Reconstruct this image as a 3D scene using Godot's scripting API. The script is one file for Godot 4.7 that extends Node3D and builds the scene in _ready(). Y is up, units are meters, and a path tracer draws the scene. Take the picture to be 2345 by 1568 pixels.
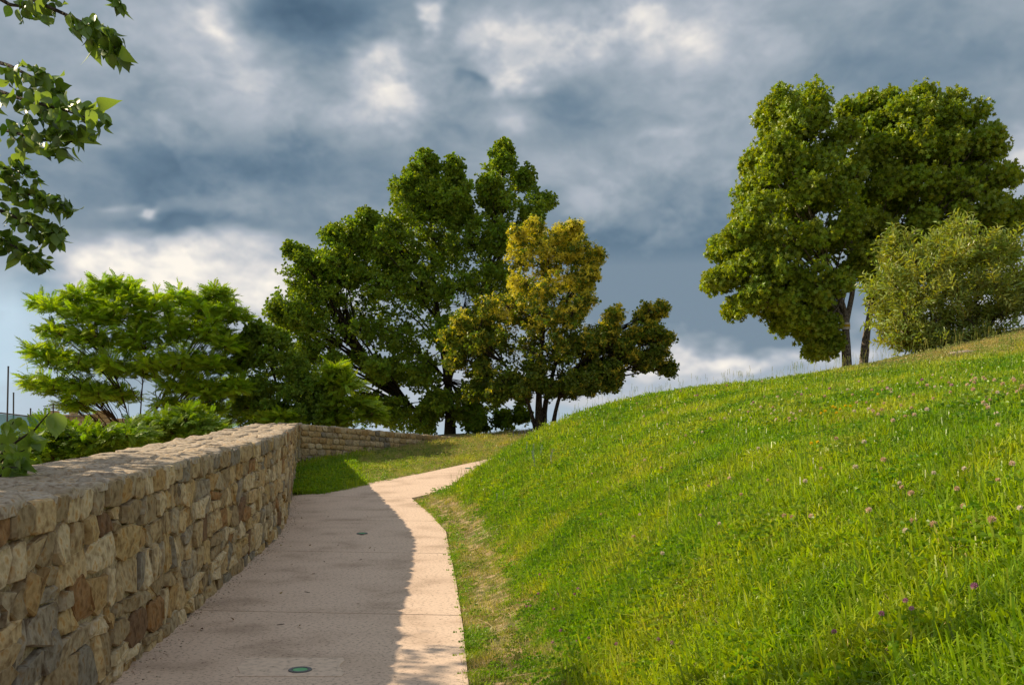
extends Node3D
# A park path climbing beside a rubble stone wall, with a meadow bank, trees and a stormy sky.
# World: x to the right, y up, the view runs towards -z. "d" below is the distance ahead (= -z).

const FOC := 2280.0      # focal length in photo units (the photo taken as 2345 units wide)
const CX := 1172.5
const YH := 1015.0
const EYE := 1.6

var rng := RandomNumberGenerator.new()
var used := {}
var N1 := FastNoiseLite.new()
var N2 := FastNoiseLite.new()
var M := {}

# ------------------------------------------------------------------ tables of the place
var R_D := [-20.0, 0.0, 5.0, 7.0, 10.0, 12.5, 15.0, 18.0, 20.5, 23.0]
var R_H := [-0.5, -0.1, -0.02, 0.0, 0.06, 0.16, 0.27, 0.42, 0.56, 0.6]
var E_D := [-20.0, 0.0, 6.55, 8.45, 10.7, 13.9, 15.05, 17.2, 19.5, 60.0]
var E_X := [0.9, 0.2, -0.284, -0.415, -0.596, -0.896, -1.0, -1.41, -1.97, -12.0]
var W_D := [-20.0, -3.0, 2.0, 4.5, 7.0, 10.0, 12.5, 15.0, 18.0, 20.5, 24.0, 27.0]
var W_X := [-0.9, -1.8, -2.25, -2.48, -2.73, -3.06, -3.25, -3.48, -4.06, -4.56, -5.26, -5.86]
var T_D := [-3.0, 2.0, 4.86, 7.5, 10.0, 12.0, 15.0, 16.5, 20.5, 27.2]
var T_H := [1.05, 1.17, 1.28, 1.39, 1.49, 1.59, 1.73, 1.79, 1.90, 2.13]
const K2 := 0.6
const K2N := 1.16619
const PATH2_W := 2.28
const WALL_W := 1.08


func lerp_table(xs: Array, ys: Array, x: float) -> float:
	if x <= xs[0]:
		return ys[0]
	for i in range(1, xs.size()):
		if x < xs[i]:
			return lerpf(ys[i - 1], ys[i], (x - xs[i - 1]) / (xs[i] - xs[i - 1]))
	return ys[-1]


func smooth_table(xs: Array, ys: Array, x: float) -> float:
	return (lerp_table(xs, ys, x - 0.9) + lerp_table(xs, ys, x - 0.45) + lerp_table(xs, ys, x) + lerp_table(xs, ys, x + 0.45) + lerp_table(xs, ys, x + 0.9)) / 5.0


func rise1(d: float) -> float: return smooth_table(R_D, R_H, d)
func path_edge(d: float) -> float: return lerp_table(E_D, E_X, d)
func wall_x(d: float) -> float: return smooth_table(W_D, W_X, d)
func wall_top(d: float) -> float: return smooth_table(T_D, T_H, d)


func rise2(t_: float) -> float:
	var t := maxf(t_, -3.0) / K2N
	return 0.56 + 0.115 * t if t < 10.5 else 0.56 + 1.2075 + 0.46 * (1.0 - exp(-(t - 10.5) / 4.0))


func along2(x: float, d: float) -> float: return ((x + 1.97) * K2 + (d - 19.5)) / K2N
func side2(x: float, d: float) -> float: return ((x + 1.97) - (d - 19.5) * K2) / K2N
func point2(t: float, u: float) -> Vector2:   # (x, d) from along / side
	return Vector2(-1.97 + (t * K2 + u) / K2N, 19.5 + (t - u * K2) / K2N)


func path_level(x: float, d: float) -> float:
	var u1 := x - path_edge(d)
	var u2 := side2(x, d)
	var w := 1.0 / (1.0 + exp(-(u1 - u2)))
	return rise1(d) * (1.0 - w) + rise2(along2(x, d)) * w


func ground_h(x: float, d: float) -> float:
	var u1 := x - path_edge(d)
	var u2 := side2(x, d)
	var w := 1.0 / (1.0 + exp(-(u1 - u2)))
	var r2 := rise2(along2(x, d))
	var u2s := u2 * 0.9 if u2 > 0.0 else u2
	var hh := clampf(0.5 + 0.5 * (u2s - u1) / 0.8, 0.0, 1.0)
	var u := u2s * (1.0 - hh) + u1 * hh - 0.8 * hh * (1.0 - hh)
	var h: float
	if u > 0.0:
		var base := rise1(minf(d, 20.5)) * (1.0 - w) + (0.56 + (r2 - 0.56) * exp(-maxf(u2, 0.0) / 2.886)) * w
		var s := maxf(u - 0.25, 0.0)
		var f := 0.04 * minf(u, 0.25) + 1.982 * (1.0 - exp(-s / 1.84)) * (1.0 - exp(-s / 0.9) * 0.85) + 0.0346 * s
		h = base + f + 0.211 * log(1.0 + exp(minf(x - 5.83, 30.0))) * clampf((d - 8.0) / 10.0, 0.0, 1.0)
		h += 0.05 * N1.get_noise_2d(x * 9.0, d * 9.0) * minf(1.0, s)
		h -= 0.03 * clampf(1.0 - u / 0.15, 0.0, 1.0)
	else:
		h = rise1(d) * (1.0 - w) + r2 * w - 0.05
		var v := -u2 - PATH2_W
		if v > 0.0 and d > 19.5:
			h += 0.05 * clampf(v / 0.3, 0.0, 1.0) + 0.02 * N1.get_noise_2d(x * 9.0, d * 9.0)
	# the land falls away behind the wall and far beyond
	var back := wall_x(d) - WALL_W - x if d < 27.0 else -side2(x, d) - PATH2_W - 7.3
	if back > -0.3:
		h -= 1.6 * (1.0 - exp(-maxf(back, 0.0) / 1.5)) + 0.12 * maxf(back, 0.0) * 0.5
	var far_ := clampf((d - 36.0) / 40.0, 0.0, 1.0)
	h -= far_ * far_ * (3.0 - 2.0 * far_) * 9.0
	h -= 0.25 * clampf((d - 31.0), 0.0, 14.0) * clampf((x - 3.0) / 5.0, 0.0, 1.0)
	return clampf(h, -9.0, 7.5)


func at(px: float, py: float, d: float) -> Vector3:
	return Vector3((px - CX) / FOC * d, EYE + (YH - py) / FOC * d, -d)


func on_ground(x: float, d: float, lift := 0.0) -> Vector3: return Vector3(x, ground_h(x, d) + lift, -d)


func seen(p: Vector3, side := 80.0) -> bool:   # roughly inside the view, with room for a step aside
	var d := -p.z
	if d < 1.5:
		return false
	var px := CX + p.x / d * FOC
	var py := YH - (p.y - EYE) / d * FOC
	return px > -side - 900.0 / d and px < 2345.0 + side + 900.0 / d and py < 1568.0 + side + 500.0 / d


# ------------------------------------------------------------------ naming and tagging
func numbered(called: String) -> String:
	var n: int = used.get(called, -1) + 1
	used[called] = n
	return called if n == 0 else "%s_%03d" % [called, n]


func tag(o: Node3D, label := "", category := "", group := "", kind := "") -> Node3D:
	if label: o.set_meta("label", label)
	if category: o.set_meta("category", category)
	if group: o.set_meta("group", group)
	if kind: o.set_meta("kind", kind)
	return o


func thing(called: String, label: String, category: String, where: Vector3, group := "") -> Node3D:
	var o := Node3D.new()
	o.name = numbered(called)
	add_child(o)
	o.position = where
	return tag(o, label, category, group)


func put(mesh: Mesh, called: String, mat: Material, parent: Node3D = null) -> MeshInstance3D:
	var o := MeshInstance3D.new()
	o.mesh = mesh
	if mat:
		o.material_override = mat
	if parent == null:
		o.name = numbered(called)
		add_child(o)
	else:
		o.name = called
		parent.add_child(o, true)
	return o


func local(parent: Node3D, p: Vector3) -> Vector3: return p - parent.position


# ------------------------------------------------------------------ mesh helper
class Shape:
	var v := PackedVector3Array()
	var n := PackedVector3Array()
	var c := PackedColorArray()
	var idx := PackedInt32Array()
	var smooth := false
	var colored := false

	func vert(p: Vector3, col := Color.WHITE) -> int:
		v.append(p)
		c.append(col)
		if col != Color.WHITE:
			colored = true
		return v.size() - 1

	func tri(a: int, b: int, e: int) -> void:
		idx.append(a); idx.append(b); idx.append(e)

	func quad(a: int, b: int, e: int, f: int) -> void:
		tri(a, b, e); tri(a, e, f)

	func tube(pts: Array, radii: Array, sides := 6, col := Color.WHITE, cap := true) -> void:
		smooth = true
		var start := v.size()
		var side := Vector3.UP.cross(pts[1] - pts[0])
		if side.length() < 1e-4:
			side = Vector3.RIGHT
		for i in pts.size():
			var dir: Vector3 = (pts[mini(i + 1, pts.size() - 1)] - pts[maxi(i - 1, 0)]).normalized()
			side = (side - dir * side.dot(dir)).normalized()
			var up := dir.cross(side)
			for k in sides:
				var a := TAU * k / sides
				var out := side * cos(a) + up * sin(a)
				v.append(pts[i] + out * radii[i])
				n.append(out)
				c.append(col)
		if col != Color.WHITE:
			colored = true
		for i in pts.size() - 1:
			for k in sides:
				var a := start + i * sides + k
				var b := start + i * sides + (k + 1) % sides
				quad(a, a + sides, b + sides, b)
		if cap:
			var last := start + (pts.size() - 1) * sides
			var m := v.size()
			v.append(pts[-1]); c.append(col)
			n.append((pts[-1] - pts[-2]).normalized())
			for k in sides:
				tri(last + k, m, last + (k + 1) % sides)

	func mesh() -> ArrayMesh:
		var a := []
		a.resize(Mesh.ARRAY_MAX)
		a[Mesh.ARRAY_VERTEX] = v
		a[Mesh.ARRAY_INDEX] = idx
		if smooth and n.size() == v.size():
			a[Mesh.ARRAY_NORMAL] = n
		if colored:
			a[Mesh.ARRAY_COLOR] = c
		var m := ArrayMesh.new()
		m.add_surface_from_arrays(Mesh.PRIMITIVE_TRIANGLES, a)
		return m


func soft(sh: Shape) -> ArrayMesh:   # normals averaged over shared vertices
	var n := PackedVector3Array()
	n.resize(sh.v.size())
	for i in range(0, sh.idx.size(), 3):
		var a := sh.idx[i]
		var b := sh.idx[i + 1]
		var e := sh.idx[i + 2]
		var f := (sh.v[e] - sh.v[a]).cross(sh.v[b] - sh.v[a])
		n[a] += f; n[b] += f; n[e] += f
	for i in n.size():
		n[i] = n[i].normalized() if n[i].length_squared() > 1e-18 else Vector3.UP
	sh.n = n
	sh.smooth = true
	return sh.mesh()


func lin(r: float, g: float, b: float) -> Color: return Color(r, g, b).linear_to_srgb()


func noise(freq: float, octaves := 4, kind := FastNoiseLite.TYPE_SIMPLEX_SMOOTH, seed_ := 1) -> FastNoiseLite:
	var n := FastNoiseLite.new()
	n.noise_type = kind
	n.frequency = freq
	n.fractal_octaves = octaves
	n.seed = seed_
	return n


func ramp(stops: Array) -> Gradient:
	var g := Gradient.new()
	var o := PackedFloat32Array()
	var c := PackedColorArray()
	for s in stops:
		o.append(s[0])
		c.append(s[1])
	g.offsets = o
	g.colors = c
	return g


func noise_tex(n: FastNoiseLite, size: int, g: Gradient = null) -> NoiseTexture2D:
	var t := NoiseTexture2D.new()
	t.width = size
	t.height = size
	t.seamless = true
	t.noise = n
	t.generate_mipmaps = false
	if g:
		t.color_ramp = g
	return t


func grey(v: float) -> Color: return Color(v, v, v)


func plain(color: Color, rough := 0.9, spec := 0.3) -> StandardMaterial3D:
	var m := StandardMaterial3D.new()
	m.albedo_color = color
	m.roughness = rough
	m.metallic_specular = spec
	return m


func textured(color: Color, tex: Texture2D, scale: float, rough: float, bump: Texture2D = null, bump_cm := 0.0, offset := Vector3.ZERO) -> StandardMaterial3D:
	var m := plain(color, rough)
	m.albedo_texture = tex
	m.uv1_triplanar = true
	m.uv1_world_triplanar = true
	m.uv1_triplanar_sharpness = 4.0
	m.uv1_scale = Vector3.ONE * scale
	m.uv1_offset = offset
	if bump:
		m.heightmap_enabled = true
		m.heightmap_texture = bump
		m.heightmap_scale = bump_cm
	return m


func leafy(rough := 0.5, back := Color(0.95, 0.95, 0.4), spec := 0.45) -> StandardMaterial3D:
	var m := plain(Color.WHITE, rough, spec)
	m.vertex_color_use_as_albedo = true
	m.cull_mode = BaseMaterial3D.CULL_DISABLED
	m.backlight_enabled = true
	m.backlight = back
	return m


func scatter(mesh: Mesh, mat: Material, xf: Array, tint: Array, called: String, parent: Node3D = null) -> MultiMeshInstance3D:
	var mm := MultiMesh.new()
	mm.transform_format = MultiMesh.TRANSFORM_3D
	mm.use_colors = true
	mm.mesh = mesh
	mm.instance_count = xf.size()
	for i in xf.size():
		mm.set_instance_transform(i, xf[i])
		mm.set_instance_color(i, tint[i])
	var o := MultiMeshInstance3D.new()
	o.multimesh = mm
	o.material_override = mat
	o.set_meta("kind", "stuff")
	if parent:
		o.name = called
		parent.add_child(o, true)
	else:
		o.name = numbered(called)
		add_child(o)
	return o


func unit() -> Vector3:
	var z := rng.randf_range(-1.0, 1.0)
	var a := rng.randf() * TAU
	var r := sqrt(1.0 - z * z)
	return Vector3(r * cos(a), z, r * sin(a))


func aim(dir: Vector3, roll: float, s: float) -> Basis:   # y axis along dir
	var y := dir.normalized()
	var x := y.cross(Vector3.FORWARD if absf(y.z) < 0.9 else Vector3.RIGHT).normalized()
	var z := x.cross(y)
	return Basis((x * cos(roll) + z * sin(roll)) * s, y * s, (z * cos(roll) - x * sin(roll)) * s)


# ------------------------------------------------------------------ start
func _ready() -> void:
	rng.seed = 7
	N1.frequency = 0.05
	N1.seed = 3
	N2.frequency = 0.25
	N2.seed = 11
	N2.fractal_octaves = 3
	view_and_light()
	materials()
	land()
	path()
	stone_wall()
	far_wall()
	trees()
	grass()
	flowers()
	small_things()


func view_and_light() -> void:
	var cam := Camera3D.new()
	cam.name = "camera"
	cam.projection = Camera3D.PROJECTION_FRUSTUM
	cam.near = 0.1
	cam.far = 6000.0
	cam.size = 2.0 * 783.9 / FOC * cam.near
	cam.frustum_offset = Vector2(0.0, (YH - 783.9) / FOC * cam.near)
	cam.position = Vector3(0, EYE, 0)
	add_child(cam)
	cam.current = true
	var sun := DirectionalLight3D.new()
	sun.name = "sun"
	sun.light_energy = 1.05
	sun.light_color = Color(1.0, 0.925, 0.80)
	sun.light_angular_distance = 0.6
	sun.shadow_enabled = true
	var az := deg_to_rad(72.0)
	var el := deg_to_rad(34.5)
	var to_sun := Vector3(-sin(az) * cos(el), sin(el), -cos(az) * cos(el))
	add_child(sun)
	sun.look_at_from_position(to_sun * 100.0, Vector3.ZERO)
	var e := Environment.new()
	e.background_mode = Environment.BG_SKY
	var sky := Sky.new()
	var pm := PanoramaSkyMaterial.new()
	pm.panorama = ImageTexture.create_from_image(cloud_image())
	pm.energy_multiplier = 0.74
	sky.sky_material = pm
	e.sky = sky
	e.tonemap_mode = Environment.TONE_MAPPER_LINEAR
	e.tonemap_exposure = 1.95
	e.sdfgi_enabled = true
	e.ssao_enabled = true
	e.ssil_enabled = true
	var we := WorldEnvironment.new()
	we.name = "world_environment"
	we.environment = e
	add_child(we)


# ------------------------------------------------------------------ clouds
# each: x, y, width, height (photo units, turned into bearing and height above the horizon), brightness
var BLOBS := [
	[205, 595, 130, 48, 0.30], [140, 640, 90, 60, 0.20], [330, 482, 20, 13, 0.38], [265, 452, 55, 14, 0.16], [300, 650, 160, 50, 0.25],
	[530, 50, 55, 60, 0.26], [440, 80, 90, 80, 0.13], [985, 45, 22, 55, 0.34], [860, 120, 80, 55, 0.32], [900, 230, 140, 85, 0.36],
	[1155, 195, 42, 34, 0.36], [1170, 292, 40, 28, 0.20], [1250, 90, 220, 90, 0.34], [1460, 55, 140, 65, 0.32], [590, 170, 70, 60, 0.15],
	[700, 230, 90, 80, 0.10], [1640, 60, 110, 80, 0.10], [1480, 300, 80, 28, 0.13], [2335, 330, 35, 60, 0.22], [2270, 600, 90, 120, 0.16],
	[640, 600, 190, 55, 0.16], [470, 640, 200, 60, 0.20], [1650, 848, 500, 22, 0.42], [1300, 900, 700, 40, 0.20], [2150, 740, 200, 60, 0.20],
	[770, 50, 130, 70, -0.20], [640, 90, 60, 90, -0.10], [450, 400, 260, 80, -0.20], [430, 525, 190, 34, -0.24], [740, 430, 200, 90, -0.07],
	[1440, 560, 190, 110, -0.22], [1620, 680, 250, 80, -0.20], [1950, 150, 260, 120, -0.09], [1650, 540, 110, 130, -0.10], [350, 250, 110, 110, -0.06],
	[1098, 180, 26, 22, -0.14], [60, 660, 45, 60, -0.22], [1290, 240, 70, 60, -0.10], [1600, 760, 220, 45, -0.14], [20, 350, 90, 130, -0.05]]


func cloud_value(px: float, py: float, dir: Vector3, wn: FastNoiseLite, fn: FastNoiseLite, bn: FastNoiseLite, inside: float) -> float:
	var q := dir * 1.0
	q.y *= 1.7
	var w1 := wn.get_noise_3dv(q)
	var w2 := wn.get_noise_3dv(q + Vector3(7.3, 2.1, 5.5))
	var ax := px + w1 * 150.0
	var ay := py + w2 * 105.0
	var rag := bn.get_noise_3dv(q * 1.3 + Vector3(3.0, 1.0, 2.0))
	var b := 0.44 + 0.12 * (1.0 - inside)
	if inside > 0.0:
		for g in BLOBS:
			var dx: float = (ax - g[0]) / g[2]
			var dy: float = (ay - g[1]) / g[3]
			var r: float = dx * dx + dy * dy + (rag * 1.1 if g[4] > 0.0 else rag * 0.5)
			if r < 5.0:
				b += g[4] * (1.0 if g[4] > 0.0 else 1.5) * exp(-maxf(r, 0.0)) * inside
	var n := fn.get_noise_3dv(q + Vector3(w1, w2, -w1) * 0.10)
	var m := bn.get_noise_3dv(q + Vector3(w2, w1, w2) * 0.05)
	b += 0.26 * n * (1.25 - 0.5 * inside) + 0.36 * m * clampf(b - 0.1, 0.12, 0.7)
	var crisp := smoothstep(-0.22, 0.22, bn.get_noise_3dv(q * 0.62 + Vector3(w2, -w1, w1) * 0.03 + Vector3(9.0, 4.0, 1.0))) - 0.5
	b += 0.10 * crisp * clampf(0.45 + 1.6 * n, 0.0, 1.0)
	return b


func cloud_image() -> Image:
	var wn := noise(4.2, 5, FastNoiseLite.TYPE_SIMPLEX_SMOOTH, 5)
	wn.fractal_gain = 0.56
	var fn := noise(2.6, 5, FastNoiseLite.TYPE_SIMPLEX_SMOOTH, 21)
	var bn := noise(11.0, 6, FastNoiseLite.TYPE_SIMPLEX_SMOOTH, 33)
	bn.fractal_gain = 0.6
	var g := ramp([[0.0, Color8(62, 83, 102)], [0.22, Color8(88, 108, 125)], [0.40, Color8(121, 134, 145)], [0.58, Color8(150, 157, 166)], [0.78, Color8(186, 185, 185)], [1.0, Color8(217, 211, 201)]])
	var W := 4096
	var H := 2048
	var coarse := cloud_part(g, wn, fn, bn, 0, 0, W, H, 8)
	coarse.resize(W, H, Image.INTERPOLATE_CUBIC)
	var x0 := W / 2 - 470
	var y0 := 1024 - 500
	var fine := cloud_part(g, wn, fn, bn, x0, y0, 940, 510, 1)
	coarse.blit_rect(fine, Rect2i(0, 0, 940, 510), Vector2i(x0, y0))
	var turned := Image.create_empty(W, H, false, Image.FORMAT_RGB8)   # straight ahead lies at the panorama's edge
	turned.blit_rect(coarse, Rect2i(W / 2, 0, W / 2, H), Vector2i(0, 0))
	turned.blit_rect(coarse, Rect2i(0, 0, W / 2, H), Vector2i(W / 2, 0))
	return turned


func cloud_part(g: Gradient, wn: FastNoiseLite, fn: FastNoiseLite, bn: FastNoiseLite, x0: int, y0: int, w: int, h: int, step: int) -> Image:
	var cols := w / step
	var rows := h / step
	var data := PackedByteArray()
	data.resize(cols * rows * 3)
	var table := []
	for i in 256:
		table.append(g.sample(i / 255.0))
	var k := 0
	for j in rows:
		var el := PI / 2.0 - (y0 + (j + 0.5) * step) / 2048.0 * PI
		for i in cols:
			var az := ((x0 + (i + 0.5) * step) / 4096.0 - 0.5) * TAU
			var b := 0.4
			var blue := 0.0
			if el > -0.05:
				var dir := Vector3(sin(az) * cos(el), sin(el), -cos(az) * cos(el))
				var inside := 0.0
				var px := 9999.0
				var py := 0.0
				if dir.z < -0.2:
					px = CX + dir.x / -dir.z * FOC
					py = YH - dir.y / -dir.z * FOC
					inside = clampf(1.0 - maxf(absf(px - CX) - 1300.0, -py - 100.0) / 500.0, 0.0, 1.0)
				b = cloud_value(px, py, dir, wn, fn, bn, inside)
				b = maxf(b, 0.31 * clampf((0.235 - el) / 0.06, 0.0, 1.0))
				# clear air low over the horizon, with small puffs
				blue = clampf((0.085 - el) / 0.10, 0.0, 1.0)
				if px < 400.0:
					blue = maxf(blue, clampf((0.17 - el) / 0.05, 0.0, 1.0) * clampf((330.0 - px) / 300.0, 0.0, 1.0))
				blue *= clampf(1.15 - maxf(b - 0.42, 0.0) * 4.0, 0.0, 1.0)
			var c: Color = table[int(clampf(b, 0.0, 1.0) * 255.0)]
			c = c.lerp(Color8(172, 192, 205), blue * 0.85)
			data[k] = int(clampf(c.r * 255.0 + rng.randf() - 0.5, 0.0, 255.0))
			data[k + 1] = int(clampf(c.g * 255.0 + rng.randf() - 0.5, 0.0, 255.0))
			data[k + 2] = int(clampf(c.b * 255.0 + rng.randf() - 0.5, 0.0, 255.0))
			k += 3
	return Image.create_from_data(cols, rows, false, Image.FORMAT_RGB8, data)


# ------------------------------------------------------------------ materials
func materials() -> void:
	var grain := noise_tex(noise(0.02, 6, FastNoiseLite.TYPE_SIMPLEX_SMOOTH, 2), 512, ramp([[0.12, Color(0.70, 0.65, 0.60)], [0.36, Color(0.88, 0.86, 0.83)], [0.60, grey(1.0)], [0.82, Color(0.90, 0.80, 0.66)]]))
	var rough := noise_tex(noise(0.03, 6, FastNoiseLite.TYPE_SIMPLEX_SMOOTH, 4), 512)
	var tones := [[0.56, 0.425, 0.245], [0.47, 0.365, 0.22], [0.60, 0.49, 0.32], [0.43, 0.355, 0.245], [0.36, 0.31, 0.24], [0.45, 0.31, 0.15], [0.34, 0.20, 0.095], [0.22, 0.135, 0.08], [0.64, 0.53, 0.36], [0.28, 0.25, 0.205], [0.50, 0.37, 0.19], [0.35, 0.27, 0.165]]
	M.stones = []
	for i in tones.size():
		var t: Array = tones[i]
		M.stones.append(textured(lin(t[0], t[1], t[2]), grain, 0.9, 0.88, rough, 0.5, Vector3(i * 0.37, i * 0.61, i * 0.23)))
	M.caps = []
	for t in [[0.48, 0.405, 0.315], [0.51, 0.435, 0.345], [0.46, 0.385, 0.30], [0.48, 0.395, 0.295], [0.45, 0.385, 0.31]]:
		M.caps.append(textured(lin(t[0], t[1], t[2]), grain, 1.2, 0.9, rough, 0.8, Vector3(M.caps.size() * 0.31, 0.2, 0.7)))
	M.mortar = textured(lin(0.46, 0.385, 0.27), grain, 2.0, 0.95, rough, 0.4)
	# concrete of the path: pinkish, pitted, stained
	var pits := noise(0.035, 6, FastNoiseLite.TYPE_SIMPLEX_SMOOTH, 8)
	pits.fractal_gain = 0.68
	M.concrete = textured(lin(0.70, 0.53, 0.41), noise_tex(pits, 1024, ramp([[0.14, grey(0.55)], [0.25, grey(0.84)], [0.36, grey(0.95)], [0.55, grey(0.985)], [0.75, grey(1.0)]])), 0.62, 0.92, noise_tex(pits, 1024), 0.14)
	M.concrete.detail_enabled = true
	M.concrete.detail_blend_mode = BaseMaterial3D.BLEND_MODE_MUL
	M.concrete.detail_uv_layer = BaseMaterial3D.DETAIL_UV_2
	M.concrete.uv2_triplanar = true
	M.concrete.uv2_world_triplanar = true
	M.concrete.uv2_scale = Vector3.ONE * 0.093
	var stain := noise(0.02, 5, FastNoiseLite.TYPE_SIMPLEX_SMOOTH, 12)
	M.concrete.detail_albedo = noise_tex(stain, 512, ramp([[0.10, Color(0.86, 0.85, 0.84)], [0.34, Color(0.96, 0.955, 0.95)], [0.6, grey(1.0)]]))
	M.patch = textured(lin(0.72, 0.555, 0.43), noise_tex(pits, 512, ramp([[0.14, grey(0.66)], [0.28, grey(0.92)], [0.6, grey(1.0)]])), 0.62, 0.9, rough, 0.06)
	M.soil = textured(Color.WHITE, noise_tex(noise(0.02, 5, FastNoiseLite.TYPE_SIMPLEX_SMOOTH, 6), 512, ramp([[0.2, lin(0.10, 0.105, 0.035)], [0.45, lin(0.15, 0.14, 0.05)], [0.6, lin(0.30, 0.225, 0.12)], [0.8, lin(0.42, 0.31, 0.19)]])), 0.55, 0.95, rough, 2.0)
	var barkn := noise_tex(noise(0.03, 5, FastNoiseLite.TYPE_SIMPLEX_SMOOTH, 14), 512, ramp([[0.2, grey(0.35)], [0.5, grey(0.8)], [0.8, grey(1.0)]]))
	M.bark_maple = textured(lin(0.34, 0.29, 0.225), barkn, 1.2, 0.92, barkn, 2.0)
	M.bark_maple.uv1_scale = Vector3(2.2, 0.7, 2.2)
	M.bark_dark = textured(lin(0.095, 0.078, 0.058), barkn, 1.0, 0.95, barkn, 2.5)
	M.bark_red = textured(lin(0.15, 0.085, 0.045), barkn, 2.0, 0.9, barkn, 0.8)
	M.leaf = leafy(0.36, Color(1.0, 0.95, 0.3))
	M.leaf_soft = leafy(0.5, Color(1.0, 1.0, 0.35))
	M.grass = leafy(0.4, Color(1.0, 1.0, 0.45), 0.5)
	M.straw = leafy(0.7, Color(0.6, 0.6, 0.5), 0.3)
	M.petal = leafy(0.7, Color(0.8, 0.8, 0.8), 0.2)


# ------------------------------------------------------------------ land
func land() -> void:
	var xs := []
	var ds := []
	var x := -10.0
	while x < 18.0:
		xs.append(x)
		x += 0.2
	var step := 0.3
	while x < 3000.0:
		xs.append(x)
		x += step
		step *= 1.25
	x = -10.2
	step = 0.3
	while x > -3000.0:
		xs.push_front(x)
		x -= step
		step *= 1.25
	var d := 0.0
	while d < 40.0:
		ds.append(d)
		d += 0.2
	step = 0.3
	while d < 4500.0:
		ds.append(d)
		d += step
		step *= 1.22
	d = -0.2
	step = 0.3
	while d > -300.0:
		ds.push_front(d)
		d -= step
		step *= 1.4
	var sh := Shape.new()
	for dd in ds:
		for xx in xs:
			sh.vert(Vector3(xx, ground_h(xx, dd), -dd))
	var w := xs.size()
	for j in ds.size() - 1:
		for i in w - 1:
			var a := j * w + i
			sh.quad(a, a + w, a + w + 1, a + 1)
	tag(put(soft(sh), "ground", M.soil), "", "", "", "structure")


# ------------------------------------------------------------------ path
func slab(corners: Callable, nu: int, nv: int) -> ArrayMesh:   # corners(u, v) -> Vector3 on top; a plate 0.1 m thick with worn edges
	var sh := Shape.new()
	for j in nv + 1:
		for i in nu + 1:
			var p: Vector3 = corners.call(float(i) / nu, float(j) / nv)
			sh.vert(p)
	for j in nv:
		for i in nu:
			var a := j * (nu + 1) + i
			sh.quad(a, a + nu + 1, a + nu + 2, a + 1)
	var ring := []
	for i in nu: ring.append(i)
	for j in nv: ring.append(j * (nu + 1) + nu)
	for i in nu: ring.append(nv * (nu + 1) + nu - i)
	for j in nv: ring.append((nv - j) * (nu + 1))
	var first := sh.v.size()
	for r in ring:
		sh.vert(sh.v[r])
		sh.vert(sh.v[r] - Vector3(0, 0.1, 0))
	for k in ring.size():
		var a := first + 2 * k
		var b := first + 2 * ((k + 1) % ring.size())
		sh.quad(a, b, b + 1, a + 1)
	return soft(sh)


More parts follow.
